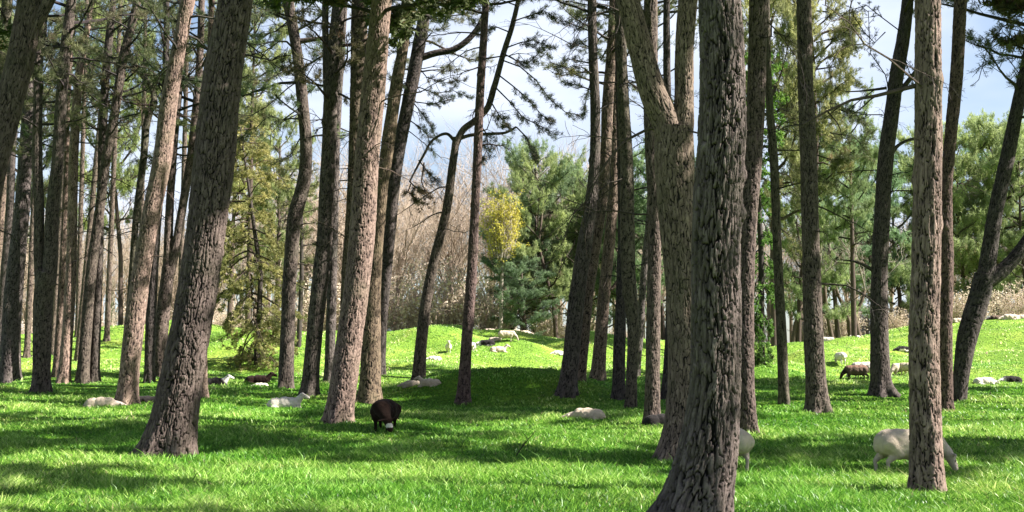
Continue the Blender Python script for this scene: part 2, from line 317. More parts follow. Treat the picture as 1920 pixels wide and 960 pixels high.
def bark_mesh(name, P, Rd, px, seed, zvis, foot=True, amp=1., plate=.075, knots=4):
    """a trunk with real bark plates; px = metres per rendered pixel"""
    g = np.random.default_rng(seed); r0 = float(np.max(Rd[:3])); du = max(.008, px * .65); nth = int(np.clip(2 * math.pi * r0 / du, 14, 260))
    Q, r, s = resample(P, Rd, lambda z: (max(.012, px * .8) if z < zvis else .25)); m = len(Q)
    T = np.gradient(Q, axis=0); T /= np.linalg.norm(T, axis=1, keepdims=True) + 1e-9
    A = np.cross(T, [0, 1., 0]); A /= np.linalg.norm(A, axis=1, keepdims=True) + 1e-9; B = np.cross(T, A)
    th = np.arange(nth) * 2 * math.pi / nth; TH, SS = np.meshgrid(th, s); RR = r[:, None] * np.ones_like(TH)
    cx, cy = np.cos(TH), np.sin(TH)
    pl = max(plate, 1.6 * px); per = max(6, round(2 * math.pi * r0 / pl)); vs = pl * 3.8
    wu = .9 * fbm(cx * 2.2 + 9, cy * 2.2, SS * 3.0, 2, seed) + .6 * fbm(cx * 9, cy * 9, SS * 8, 2, seed + 1)
    u = TH / (2 * math.pi) * per + wu + .25 * SS; v = SS / vs + .9 * fbm(cx * 3, cy * 3, SS * 2.2, 2, seed + 3) + .35 * fbm(cx * 9, cy * 9, SS * 9, 1, seed + 2)
    e, idn = cellular(u, v, per, seed); e2, id2 = cellular(u * 2 + .3, v * 2.6, per * 2, seed + 4)
    fine = fbm(cx * r0 * 26, cy * r0 * 26, SS * 9, 3, seed + 7)
    rg = np.abs(fbm(u * .9 + 0 * v, v * .55, None, 2, seed + 11)) if False else np.abs(fbm(cx * per * .22, cy * per * .22, SS * 1.6 + .0 * v, 3, seed + 11))
    hgt = (.06 + .94 * sstep(.02, .14, e + .05 * fine)) * (.84 + .2 * idn) * (.62 + .38 * sstep(.02, .11, rg)) * (.8 + .2 * sstep(.0, .12, e2)) + .12 * (id2 - .5) + .22 * fine
    hgt = np.clip(hgt, 0, 1.15)
    big = fbm(cx * 1.3, cy * 1.3, SS * .9, 2, seed + 20); a = .026 * amp * min(1, r0 / .2) 
    rad = RR * (1 + .07 * big) + a * (hgt - .75)
    for k in range(knots):
        kz, kt = g.uniform(.15, .9) * zvis if zvis < 99 else 1, g.uniform(0, 6.28)
        dth = np.angle(np.exp(1j * (TH - kt))) * RR; rad = rad + g.uniform(.02, .05) * np.exp(-(dth / .07) ** 2 - ((SS - kz) / .1) ** 2)
    if foot:
        fl = np.exp(-np.maximum(0, SS - .25) / .27); nl = g.integers(4, 7); ph = g.uniform(0, 6)
        rad = rad + RR * fl * (.26 + .24 * np.cos(nl * TH + ph))
    V = Q[:, None] + rad[..., None] * (np.cos(TH)[..., None] * A[:, None] + np.sin(TH)[..., None] * B[:, None])
    i, j = np.meshgrid(np.arange(m - 1), np.arange(nth), indexing='ij'); j2 = (j + 1) % nth
    q = np.stack([i * nth + j, i * nth + j2, (i + 1) * nth + j2, (i + 1) * nth + j], -1).reshape(-1, 4)
    mb = MB(); mb.add(V, q, None, 0, np.clip(hgt * .8 + .1 * fine + .05, 0, 1).ravel())
    k = np.arange(nth); base = (m - 1) * nth; mb.add(Q[-1:], None, None); mb.t.append(np.stack([base + k, base + (k + 1) % nth, np.full(nth, m * nth)], -1)); mb.tm.append(np.zeros(nth, int))
    return mb
def stub(mb, p, d, L_, r, g, depth=1, droop=.25, mat=0):
    """dead branch: crooked, tapering, with side twigs"""
    p = np.array(tuple(p), float); d = np.array(tuple(d), float); d /= np.linalg.norm(d); pts = [p]; n = 5
    for k in range(n):
        d = d + g.normal(0, .16, 3) + np.array([0, 0, -droop / n * 1.4 + (.12 if k > 2 else 0)]); d /= np.linalg.norm(d); pts.append(pts[-1] + d * L_ / n)
        if depth > 0 and k > 0:
            for _ in range(g.integers(1, 3)):
                e = d + g.normal(0, .7, 3); stub(mb, pts[-1], e, L_ * g.uniform(.25, .5), r * .4, g, depth - 1, droop, mat)
    mb.tube(pts, np.linspace(r, max(.004, r * .3), n + 1), 5 if depth else 3, mat, .4 if depth else .25, cap=False)
def trunk_pts(pts, lean=0.):
    bx, by_, bw = pts[0]; base = on_ground(bx, by_) if 0 <= 1 else None
    return base
NTREE = 0
def pine(label, pts, top=17., crown=0, cz=None, cs=1., lean=None, tint=(1, 1, 1), limbs=(), dead=6, dz=(3.5, 11), crownz=None, Y=None, name='pine_tree', dense=1, amp=1., plate=.075, limb_crown=True, group='mature pines of the grove'):
    """pts: (px, py, width px) from the foot up, in photo pixels; the tree stands where its foot meets the ground"""
    global NTREE; NTREE += 1; seed = 100 + NTREE * 13; g = np.random.default_rng(seed)
    lean = g.normal(0, .02) if lean is None else lean
    if Y is None: base = on_ground(pts[0][0], pts[0][1])
    else: base = at(pts[0][0], pts[0][1], Y); base.z = gz(base.x, base.y)
    Y0 = base.y; root = empty(name, base)
    tag(root, label, 'tree', group)
    if top == 17. and Y0 > 30 and pts[0][0] > 600: top = 19.8
    def to3(pts, y0=None):
        P, r = [], []
        for (px, py, wpx) in pts:
            y = Y0; 
            for _ in range(3): p = at(px, py, y); y = Y0 + lean * (p.z - base.z) + (y0 or 0)
            P.append(p - base); r.append(wpx * .475 * mpp(py, y))
        return P, r
    P, r = to3(pts); below = P[0] - (P[1] - P[0]).normalized() * .3; P = [Vector((below.x, below.y, -.3))] + P; r = [r[0] * 1.02] + r
    def extend(P, r, z):
        d = (P[-1] - P[-2]).normalized(); z -= base.z
        while P[-1].z < z:
            d = (d + Vector((g.normal(0, .03), g.normal(0, .03), .1))).normalized(); P.append(P[-1] + d * 1.6); r.append(max(.035, r[-1] * .88))
    extend(P, r, top); px = Y0 / F * 1.875; zv = EYE + Y0 * .345 - base.z + .3
    tr = link('trunk', bark_mesh('trunk', P, r, px, seed, zv, amp=amp, plate=plate).mesh('trunk', [BARK]), root); tr.color = (*tint, 1)
    tips = [(P, r)] if top > 0 else []
    for k, (lp, ltop) in enumerate(limbs):
        LP, lr = to3(lp)
        if ltop: extend(LP, lr, ltop); tips.append((LP, lr))
        lb = link('limb', bark_mesh('limb', LP, lr, px, seed + 50 + k, zv, foot=False, amp=amp * .8, plate=plate, knots=0).mesh('limb', [BARK]), root); lb.color = (*tint, 1)
    def along(P, z):
        for a, b_ in zip(P, P[1:]):
            if a.z <= z <= b_.z: f = (z - a.z) / max(1e-6, b_.z - a.z); return a.lerp(b_, f), (b_ - a).normalized()
        return P[-1], (P[-1] - P[-2]).normalized()
    if dead:
        for k in range(dead):
            z = g.uniform(*dz); p, d = along(P, z); az = g.uniform(0, 6.28); v = Vector((math.cos(az), math.sin(az) * .7, g.uniform(-.25, .35))); mb = MB()
            stub(mb, p, v, g.uniform(.5, 2.6), g.uniform(.014, .034), g, 2 if g.random() < .6 else 1, g.uniform(.1, .6))
            db = link('dead_branch', mb.mesh('dead_branch', [BARK], smooth=False), root); db.color = (*tint, 1)
    lib = {0: CROWNS, 1: THIN, 2: FARC, 3: DENSE}.get(3 if crown == 0 and Y0 < 33 else crown)
    if lib:
        for (PP, rr) in (tips if limb_crown else tips[:1]):
            me = lib[int(g.integers(len(lib)))]; Hc = max(v.co.z for v in me.vertices[:200]) if False else 8.
            z1 = PP[-1].z; z0 = (crownz - base.z) if crownz else z1 - 7.2 * cs
            p, d = along(PP, z0); c = link('crown', me, root); c.location = p; q = Vector((0, 0, 1)).rotation_difference((PP[-1] - p).normalized()) if (PP[-1] - p).length > .5 else None
            s_ = max(.4, (PP[-1] - p).length / 7.4); c.rotation_mode = 'QUATERNION'; from mathutils import Quaternion
            c.rotation_quaternion = (q @ Quaternion((0, 0, 1), g.uniform(0, 6.28))) if q else Quaternion((0, 0, 1), g.uniform(0, 6.28))
            c.scale = (s_ * dense, s_ * dense, s_); c.color = tuple(float(x) for x in g.uniform(.85, 1.2, 3)) + (1,)
    return root, P, r, base
# ---------------------------------------------------------------- the grove, from the nearest trunk to the farthest
RED, GRY, YEL, GRN, DRK, PAL_LIT = (1.0, .9, .86), (.95, .95, .97), (1.35, 1.2, .9), (.85, .92, .72), (.62, .6, .62), (1.5, 1.3, 1.15)  # the pale tint also puts sunlight into the bark colour of lit trunks
pine('widest trunk of all, deep furrowed dark bark, rising through the right centre', [(1296, 988, 132), (1310, 930, 122), (1322, 870, 112), (1333, 800, 100), (1340, 720, 93), (1342, 600, 93), (1344, 400, 95), (1354, 240, 92), (1354, 100, 84), (1350, 0, 78)], tint=(.98, .92, .92), crown=0, dead=0, amp=2.1, plate=.075, lean=0)
pine('forked pine directly behind the widest trunk, splitting into two thick stems', [(1274, 864, 88), (1282, 790, 74), (1286, 700, 68), (1282, 560, 68), (1272, 420, 72), (1264, 300, 78), (1264, 240, 74)],
     tint=(1.5, 1.35, 1.15), top=0, limbs=[([(1262, 300, 60), (1250, 235, 56), (1223, 170, 52), (1203, 100, 47), (1178, 0, 44)], 17), ([(1270, 300, 50), (1280, 240, 44), (1283, 170, 38), (1283, 100, 35), (1290, 0, 36)], 18)], crown=0, dead=3, lean=0)
pine('thick leaning dark-barked pine in the left foreground, nearest trunk on the left', [(313, 858, 98), (326, 790, 88), (342, 700, 81), (360, 600, 76), (380, 480, 75), (401, 300, 77), (416, 150, 73), (441, 0, 64)], tint=(1.0, .9, .88), amp=1.9, plate=.075, lean=0, dead=2, dz=(7, 9))
pine('straight sunlit pine with coarse pinkish bark that hides the middle of a grazing sheep', [(1739, 927, 63), (1736, 840, 60), (1734, 740, 57), (1733, 640, 56), (1737, 480, 54), (1740, 300, 50), (1740, 150, 49), (1740, 0, 46)], tint=(1.75, 1.5, 1.38), amp=1.3, plate=.085, lean=0, dead=2, dz=(5, 6))  # raised tint: sunlight on this trunk is painted into its bark
pine('big leaning pine cropped by the left picture edge at the top', [(-112, 850, 78), (-85, 700, 66), (-52, 500, 58), (-10, 300, 52), (15, 200, 50), (40, 100, 49), (58, 0, 48)], limbs=[([(50, 70, 30), (72, 35, 24), (96, -10, 22), (110, -60, 20)], 16)], tint=RED, dead=2, amp=1.2)
pine('stout pine with sunlit pinkish middle standing left of the black grazing sheep', [(636, 793, 54), (641, 740, 53), (648, 690, 52), (657, 620, 50), (666, 560, 49), (675, 480, 50), (682, 391, 49), (688, 300, 48), (697, 200, 46), (702, 150, 45), (711, 50, 40), (716, 0, 39)], tint=(1.9, 1.62, 1.5), amp=1.3, dead=3, dz=(6, 9))  # bark tinted brighter than its neighbours to stand in for sunlight
pine('pine with a pale yellowish upper stem, foot just behind the black grazing sheep', [(693, 754, 44), (695, 690, 40), (696, 620, 38), (700, 540, 30), (707, 460, 23), (716, 360, 22), (730, 250, 26), (745, 150, 24), (760, 60, 18), (766, 0, 16)], tint=YEL, dead=4)
pine('dark upright pine half hidden behind the stout sunlit pine, left of it', [(646, 744, 24), (647, 640, 22), (653, 480, 22), (659, 400, 21), (664, 300, 22), (668, 200, 26), (672, 120, 30), (675, 0, 34)], tint=(1.1, 1, .8), dead=6)
pine('dark leaning pine with a long curved side branch reaching right below the treetops', [(712, 702, 21), (716, 600, 22), (727, 480, 22), (745, 300, 25), (764, 200, 25), (783, 100, 26), (800, 0, 22)], tint=DRK, dead=7, limbs=[([(790, 108, 14), (815, 100, 13), (850, 93, 12), (880, 72, 11), (900, 45, 10), (915, -5, 9)], 0)], dz=(6, 13))
pine('slim gently wavy dark pine left of centre, bowing right at mid height', [(536, 728, 31), (539, 620, 27), (546, 480, 27), (554, 400, 28), (569, 345, 27), (574, 290, 23), (568, 200, 22), (557, 100, 20), (540, 0, 22)], tint=(.9, .85, .8), dead=9, dz=(4, 14), limbs=[([(560, 78, 12), (585, 74, 9), (612, 70, 7), (640, 60, 5)], 0)])
pine('dark pine right of the wavy pine, behind the reclining cream sheep with a spotted face', [(580, 742, 33), (590, 620, 31), (604, 500, 33), (610, 430, 31), (613, 350, 29), (617, 270, 27), (620, 180, 27), (627, 90, 28), (637, 0, 26)], tint=(.85, .82, .8), dead=8, limbs=[([(618, 250, 15), (613, 180, 14), (611, 100, 13), (610, 0, 12)], 15)])
pine('thin grey pine showing between two darker trunks left of centre', [(616, 718, 18), (620, 620, 20), (623, 520, 18), (627, 400, 16), (631, 250, 15), (640, 100, 13), (646, 0, 12)], tint=GRY, dead=5, crown=1)
pine('slim straight reddish pine standing in front of the dark crater shade', [(868, 757, 25), (875, 640, 22), (884, 520, 20), (889, 420, 17), (895, 300, 17), (899, 200, 17), (905, 100, 15), (911, 0, 13)], tint=(1, .82, .82), dead=8, dz=(5, 13), plate=.05)
pine('thin curving pine forking below the sky, with cream sheep lying at its foot', [(784, 714, 25), (790, 640, 22), (800, 560, 21), (816, 480, 18), (836, 400, 17), (850, 300, 15), (856, 258, 14)], top=0, tint=(1, .95, .85), dead=4, dz=(5, 8), crown=1,
     limbs=[([(855, 270, 14), (868, 244, 13), (892, 225, 13), (912, 205, 12), (926, 165, 12), (944, 100, 11), (960, 50, 10), (972, 0, 9)], 15), ([(856, 262, 8), (880, 254, 7), (920, 251, 6), (950, 248, 5), (968, 238, 4)], 0), ([(855, 268, 7), (838, 251, 6), (812, 262, 5), (795, 290, 5), (768, 340, 3)], 0)])
pine('dark-sided leaning pine right of centre, first of the tight central row', [(1063, 740, 36), (1072, 650, 32), (1084, 540, 30), (1096, 460, 28), (1107, 390, 24), (1115, 300, 20), (1116, 200, 19), (1112, 100, 18), (1110, 0, 17)], tint=(.85, .83, .82), dead=9, dz=(6, 14))
pine('pale sunlit pine directly behind the first dark trunk of the central row', [(1088, 713, 20), (1095, 640, 20), (1105, 540, 20), (1117, 460, 21), (1126, 400, 21), (1135, 300, 22), (1139, 200, 22), (1146, 100, 19), (1151, 0, 18)], tint=PAL_LIT, dead=8, dz=(5, 14))
pine('sunlit pine with an elbow-shaped branch scar, second gap of the central row', [(1120, 713, 29), (1126, 640, 25), (1132, 560, 23), (1138, 500, 22), (1145, 430, 22), (1151, 340, 21), (1153, 240, 18), (1155, 120, 15), (1158, 0, 14)], tint=PAL_LIT, dead=6, limbs=[([(1136, 545, 10), (1148, 540, 8), (1160, 528, 7), (1170, 526, 6)], 0)])
pine('dark left stem of the joined pair in the central row', [(1159, 748, 25), (1161, 660, 24), (1164, 560, 20), (1166, 450, 16), (1164, 300, 14), (1160, 150, 12), (1158, 0, 10)], tint=DRK, dead=5, crown=1)
pine('knobbly right stem of the joined pair in the central row', [(1183, 766, 22), (1185, 690, 21), (1187, 610, 24), (1180, 540, 28), (1176, 400, 28), (1175, 300, 26), (1169, 200, 23), (1166, 100, 19), (1163, 0, 18)], tint=(.9, .88, .75), dead=6)
pine('thin pine leaning right between the joined pair and the plain grey trunk', [(1193, 704, 14), (1200, 620, 16), (1208, 500, 13), (1216, 420, 12), (1224, 300, 12), (1228, 150, 11), (1228, 0, 10)], tint=GRY, dead=6, crown=1)
pine('plain straight grey-brown pine left of the forked pine', [(1223, 796, 32), (1224, 700, 28), (1225, 600, 27), (1227, 480, 26), (1226, 380, 24), (1220, 280, 22), (1217, 180, 22), (1219, 80, 27), (1220, 0, 26)], tint=(1.05, .95, .88), dead=5, top=22)
pine('pine almost wholly hidden behind the forked pine, only its flared dark foot showing', [(1252, 748, 26), (1256, 640, 20), (1258, 480, 18), (1255, 300, 15), (1250, 100, 14), (1250, 0, 12)], tint=DRK, dead=2, crown=1)
pine('tall pine close behind the right side of the widest trunk, bark in small plates', [(1402, 812, 38), (1398, 740, 36), (1396, 640, 35), (1398, 500, 34), (1404, 400, 34), (1412, 300, 35), (1417, 200, 35), (1420, 100, 35), (1422, 0, 35)], tint=(1, .88, .85), amp=1.2, dead=3, crown=1, top=20)
pine('thin smooth grey-green pine pole right of the widest trunk', [(1470, 758, 21), (1466, 640, 20), (1459, 500, 18), (1455, 400, 17), (1451, 300, 17), (1443, 200, 14), (1440, 100, 11), (1438, 0, 10)], tint=(.9, .9, .75), dead=4, crown=1, amp=.6)
pine('medium upright pine with knotted ridged bark, second trunk right of the widest one', [(1535, 774, 46), (1530, 710, 40), (1526, 640, 37), (1521, 480, 33), (1516, 300, 32), (1510, 150, 29), (1507, 0, 27)], tint=(1.02, .95, .88), dead=4, amp=1.2, crown=1, top=19)
pine('dark pine with flared roots and hooked side branches, beside the brown grazing sheep', [(1655, 741, 50), (1652, 715, 40), (1649, 640, 34), (1650, 480, 31), (1654, 400, 29), (1661, 300, 30), (1674, 200, 28), (1683, 130, 27), (1693, 75, 25), (1702, 0, 22)], tint=(.82, .78, .78), dead=7, dz=(6, 12),
     limbs=[([(1672, 185, 12), (1690, 168, 10), (1706, 148, 9), (1720, 128, 8), (1726, 100, 6)], 0), ([(1668, 292, 10), (1684, 273, 7), (1700, 264, 6), (1722, 260, 6), (1750, 270, 4)], 0), ([(1662, 165, 6), (1640, 168, 5), (1610, 171, 3), (1585, 172, 2)], 0), ([(1638, 508, 8), (1620, 497, 6), (1600, 490, 4), (1575, 487, 2)], 0)])
pine('reddish pine just right of the sunlit trunk that hides a sheep', [(1775, 772, 24), (1773, 640, 25), (1775, 480, 25), (1775, 350, 21), (1783, 250, 23), (1793, 150, 24), (1798, 60, 24), (1801, 0, 24)], tint=(1.08, .85, .8), dead=4, crown=1, top=20)
pine('dark strongly leaning pine with a low fork near the right picture edge', [(1797, 752, 25), (1804, 690, 31), (1814, 630, 38), (1826, 590, 41), (1838, 550, 40), (1846, 515, 37)], top=0, tint=DRK, lean=0, dead=0, crown=0,
     limbs=[([(1846, 530, 34), (1852, 490, 31), (1866, 400, 27), (1888, 300, 27), (1908, 200, 24), (1925, 120, 22), (1945, 0, 18)], 16), ([(1850, 530, 30), (1876, 510, 28), (1902, 484, 25), (1925, 452, 23), (1960, 380, 20)], 15)])
pine('leaning pine with a sunlit lower trunk, a cream sheep lying to its left', [(238, 758, 42), (243, 700, 38), (253, 600, 38), (267, 500, 34), (284, 400, 34), (304, 300, 36), (316, 200, 32), (326, 140, 29), (337, 80, 26), (352, 0, 27)], tint=(2.0, 1.7, 1.55), dead=4, amp=1.1)  # tint lifts the whole trunk, sunlight put into the bark colour
pine('slender crooked pine behind the left flank of the leaning sunlit pine', [(238, 708, 13), (241, 600, 12), (249, 490, 12), (256, 400, 13), (269, 300, 14), (279, 215, 14), (290, 185, 12)], top=0, tint=GRN, dead=6, crown=0, limbs=[([(291, 195, 11), (282, 160, 10), (262, 135, 9), (243, 100, 8), (232, 60, 7)], 13)])
pine('dark upright pine with thin top between the leaning sunlit pine and the thick left trunk', [(280, 717, 20), (283, 600, 20), (289, 500, 17), (297, 400, 14), (305, 300, 13), (309, 180, 12), (312, 0, 11)], tint=DRK, dead=12, dz=(5, 14), crown=1)
pine('forking pine immediately left of the thick leaning left trunk', [(299, 706, 24), (301, 650, 26), (307, 580, 26), (316, 500, 24)], top=0, tint=(1.05, .95, .9), dead=0,
     limbs=[([(314, 520, 20), (316, 440, 17), (320, 360, 15), (328, 250, 14), (340, 120, 13), (350, 0, 12)], 16), ([(318, 520, 18), (330, 460, 17), (342, 390, 16), (357, 300, 16), (368, 200, 15), (375, 100, 13), (378, 0, 12)], 17)], crown=0)
pine('pine hidden by the thick leaning left trunk, only its sunlit foot edge showing', [(377, 748, 24), (380, 640, 18), (385, 480, 14), (390, 300, 12), (395, 100, 12), (397, 0, 11)], tint=PAL_LIT, dead=4, crown=1)
pine('dark trunk forking into two stems, fourth from the left edge and nearest of that cluster', [(77, 737, 34), (78, 690, 33), (80, 600, 35), (83, 540, 36), (88, 510, 38)], top=0, tint=(.9, .85, .82), dead=0,
     limbs=[([(76, 535, 22), (73, 480, 19), (73, 390, 19), (70, 300, 19), (71, 200, 17), (74, 100, 16), (80, 50, 14), (86, 0, 12)], 16), ([(91, 535, 28), (95, 480, 27), (98, 400, 24), (108, 300, 22), (114, 200, 21), (122, 100, 21), (134, 0, 18)], 17)], crown=0)
pine('greyish pine second from the left edge, broad and straight at its foot', [(18, 714, 38), (21, 620, 35), (26, 540, 34), (32, 480, 32), (41, 400, 28), (47, 300, 26), (51, 240, 23), (56, 150, 16), (68, 0, 14)], tint=(.92, .9, .95), dead=8, dz=(5, 14), crown=1)
pine('narrow pine peeking out at the left edge beside the broad grey trunk', [(-6, 668, 17), (3, 590, 16), (10, 500, 16), (18, 400, 15), (22, 300, 14), (30, 200, 13), (38, 90, 12), (42, 0, 10)], tint=DRK, dead=6, crown=1)
pine('thin pale pine cut off by the left edge at mid height', [(-14, 650, 14), (-6, 520, 13), (3, 400, 12), (9, 300, 12), (14, 180, 11), (20, 60, 10)], tint=PAL_LIT, dead=5, crown=1)
pine('pine stem in the upper left corner behind the big leaning pine', [(-42, 735, 26), (-30, 600, 24), (-18, 420, 22), (-5, 240, 21), (5, 100, 20), (14, 0, 19)], tint=GRN, dead=4)
pine('pale slender stem between the forked dark trunk and the brightest sunlit trunk on the left', [(105, 706, 16), (112, 610, 14), (117, 510, 13), (120, 430, 11), (124, 320, 9), (128, 180, 8), (132, 60, 7)], tint=PAL_LIT, dead=5, crown=1)
pine('brightest sunlit slender pine of the left cluster, pale pink bark to the top', [(119, 719, 24), (127, 620, 21), (133, 520, 20), (136, 400, 18), (138, 300, 18), (143, 200, 17), (154, 100, 14), (165, 50, 11), (172, 0, 9)], tint=(2.6, 2.2, 2.0), dead=8, dz=(6, 14), crown=1, amp=.7)  # strongest tint, part of the sunlit look is painted bark brightness
pine('dark-footed pine leaning right across its straight neighbour in the left cluster', [(154, 719, 23), (163, 600, 21), (172, 500, 20), (186, 400, 18), (199, 300, 17), (217, 200, 17), (233, 100, 17), (247, 45, 15), (258, 0, 14)], tint=(.95, .9, .82), dead=9, dz=(5, 14), crown=1)
pine('straight dark pine crossed by a leaning neighbour in the left cluster', [(177, 717, 20), (181, 600, 17), (186, 490, 15), (188, 390, 14), (191, 300, 15), (195, 200, 16), (201, 110, 15), (207, 50, 14), (212, 0, 11)], tint=(.75, .72, .7), dead=10, dz=(5, 14), crown=1)
for i, (px, Y_, w1, dx, lb) in enumerate([(50, 60, 12, 30, 'thin far pine trunk seen between the two leftmost broad trunks'), (98, 66, 11, 40, 'far pine trunk behind the fork of the dark forked pine'), (145, 70, 10, 18, 'faint far trunk just right of the brightest pale trunk'), (200, 68, 11, 26, 'far thin trunk right of the crossing pair on the left'), (262, 72, 10, 12, 'far trunk glimpsed behind the leaning sunlit pine'), (335, 66, 11, 18, 'far trunk between the forking pine and the thick left trunk'), (145, 62, 12, 60, 'far leaning trunk crossing behind the left cluster')]):
    yb = 690 - 2059 * (gz((px - 960) * Y_ / F, Y_) - EYE) / Y_
    pine(lb, [(px, yb, w1), (px + dx * .25, yb - 160, w1 * .9), (px + dx * .6, yb - 380, w1 * .8), (px + dx, yb - 640, w1 * .65)], Y=Y_, tint=(1.1, 1, .9), dead=8, dz=(6, 18), top=21, crown=1, group='farther pines of the left grove')

# unseen pines added beyond the picture edges, most placed to cast shade bands
OFF = [(16.5, 16.9, 1, 15.5), (18, 28.2, 0, 20.5), (15.5, 19.2, 1, 25), (18, 32.3, 0, 20), (20.5, 34.2, 0, 21.5), (14.8, 22.3, 0, 24), (20.5, 19.2, 0, 15), (12.8, 9.4, 2, 16), (20.3, 37.5, 0, 21), (21.5, 40.2, 0, 22), (29, 40, 0, 17), (25, 41.5, 0, 16), (17.5, 36, 0, 19), (-13, 17, 0, 16), (-15, 26, 0, 16), (-24, 38, 0, 17), (31, 17.5, 0, 17)]
for i, (x, y, cr_, tp) in enumerate(OFF):
    px = 960 + F * x / y; yb = 690 + F * EYE / y
    pine('unseen pine added beyond the picture edge to shade the grass', [(px, yb, 40 * 20 / y), (px + 6, yb - 300 * 20 / y, 34 * 20 / y), (px + 14, yb - 600 * 20 / y, 28 * 20 / y)], Y=y, tint=(1, .92, .88), dead=2, top=tp, crown=3 if cr_ < 2 else 1, dense=1.15 if not cr_ else .85, amp=.8, group='unseen pines added beyond the picture edge')
# ---------------------------------------------------------------- branches with foliage that reach into view
def spray(label, name, lines, Y, seed, r0=.03, tone=.35, twigs=9, tl=.7, tufts=4, nn=13, nl=.16, nw=.014, start=.25, cat='branch', mats=None, droop=.1, parent=None, group=None, tint=(1, 1, 1)):
    g = np.random.default_rng(seed); mb = MB(); P, D, A = [], [], []; ref = at(lines[0][0][0], lines[0][0][1], Y)
    if parent is not None: ref = parent.location.copy()
    for ln in lines:
        dy = g.normal(0, .5); pts = [at(x, y, Y + dy * k / len(ln)) - ref for k, (x, y) in enumerate(ln)]
        bough(mb, pts, r0, g, P, D, A, twigs, tl, tufts, start, tone, droop)
    needles(mb, P, D, nn, nl, nw, .75, 1, np.array(A), g)
    o = link(name, mb.mesh(name, mats or [BARK, NEEDLE], smooth=False), parent); o.color = (*tint, 1)
    if parent is not None: o.rotation_euler = (0, 0, -parent.rotation_euler.z)
    if parent is None: o.location = ref; tag(o, label, cat, group)
    return o
def find(sub): return next(o for o in bpy.data.objects if sub in (o.get('label') or ''))
T9 = find('thin curving pine forking'); y9 = T9.location.y
spray(0, 'foliage_branch', [[(944, 100), (965, 112), (990, 118), (1010, 100)], [(955, 60), (930, 50), (905, 60), (890, 40)], [(962, 40), (990, 30), (1020, 20), (1045, 35)], [(940, 112), (975, 125), (1005, 150), (1030, 185), (1060, 210), (1085, 215)], [(934, 140), (960, 160), (990, 185), (1015, 215), (1030, 225)], [(968, 10), (940, 0), (915, 15), (900, 5)], [(930, 165), (955, 190), (980, 220), (1010, 235), (1040, 250)],
      [(968, 238), (985, 255), (998, 280), (1004, 296)], [(948, 90), (975, 80), (1000, 75), (1035, 90)], [(920, 190), (935, 215), (950, 235)], [(895, 228), (912, 250), (915, 275), (905, 300)]], y9, 5, tone=.22, twigs=12, tl=.62, tufts=5, nn=18, parent=T9, tint=(.8, .85, .95), droop=.35)
spray(0, 'foliage_branch', [[(768, 340), (778, 350), (792, 360)], [(795, 305), (790, 340), (800, 365), (795, 385)], [(785, 300), (800, 320), (815, 335)], [(770, 345), (765, 360), (785, 378)]], y9, 6, tone=.15, twigs=8, tl=.5, tufts=5, parent=T9, tint=(.8, .7, .6), droop=.3)
TC = find('dark leaning pine with a long curved side'); yc = TC.location.y
spray(0, 'foliage_branch', [[(770, 160), (790, 165), (815, 175), (850, 170), (885, 185)], [(765, 180), (785, 205), (805, 230), (818, 260)], [(780, 120), (800, 145), (835, 155), (870, 150)], [(790, 60), (770, 50), (745, 60)], [(795, 30), (820, 20), (850, 15), (880, 25)], [(760, 220), (782, 235), (800, 250), (812, 285)], [(775, 150), (750, 160), (735, 180)], [(800, 70), (770, 80), (740, 95)], [(770, 190), (810, 195), (850, 185)]], yc, 8, tone=.2, twigs=10, tl=.6, tufts=5, nn=17, parent=TC, tint=(.75, .85, .95), droop=.2)
TR = find('first of the tight central row'); yr = TR.location.y
spray(0, 'foliage_branch', [[(1112, 120), (1090, 115), (1065, 110), (1050, 125)], [(1110, 60), (1085, 50), (1060, 40)], [(1112, 170), (1085, 160), (1060, 155)], [(1112, 30), (1140, 22), (1180, 15)], [(1110, 145), (1100, 180), (1095, 210)], [(1108, 90), (1090, 80), (1072, 90)]], yr, 9, tone=.25, twigs=7, tl=.45, tufts=4, nn=14, parent=TR, tint=(.8, .85, 1.), droop=.25)
TW = find('slim gently wavy dark pine'); yw = TW.location.y
spray(0, 'foliage_branch', [[(540, 40), (515, 60), (490, 65), (460, 90)], [(557, 110), (530, 135), (500, 150), (465, 150)], [(562, 150), (540, 165), (500, 200), (470, 217), (445, 215)], [(548, 60), (580, 90), (600, 95)], [(565, 200), (530, 225), (505, 215), (480, 240)], [(568, 250), (545, 290), (525, 300)], [(535, 0), (500, 20), (470, 25)], [(545, 30), (575, 15), (600, 20)]], yw, 12, tone=.35, twigs=8, tl=.8, tufts=4, parent=TW, droop=.3)
TRT = find('dark pine with flared roots'); yq = TRT.location.y
for sd_, lns in ((14, [[(1660, 60), (1640, 80), (1620, 60), (1600, 30)], [(1690, 60), (1650, 30), (1625, 10), (1590, 20)], [(1640, 168), (1610, 190), (1585, 210), (1560, 200)], [(1655, 215), (1620, 215), (1590, 205)], [(1672, 190), (1660, 140), (1632, 100), (1628, 20)], [(1690, 90), (1700, 120), (1720, 180)]]),):
    spray(0, 'foliage_branch', lns, yq, sd_, r0=.022, tone=.3, twigs=10, tl=.7, tufts=4, nn=11, nl=.1, nw=.012, parent=TRT, tint=(.9, .9, 1.1), droop=.25)
TE = find('dark strongly leaning pine'); ye = TE.location.y
spray(0, 'foliage_branch', [[(1925, 120), (1905, 80), (1880, 60), (1865, 70)], [(1940, 40), (1910, 30), (1885, 10)], [(1920, 150), (1890, 110), (1860, 115), (1830, 130)], [(1930, 100), (1900, 110), (1870, 100)], [(1918, 60), (1880, 50), (1850, 95), (1835, 150)]], ye, 15, r0=.018, tone=.3, twigs=8, tl=.6, tufts=3, nn=7, nl=.11, nw=.012, parent=TE, tint=(.85, .9, 1.1), droop=.25)
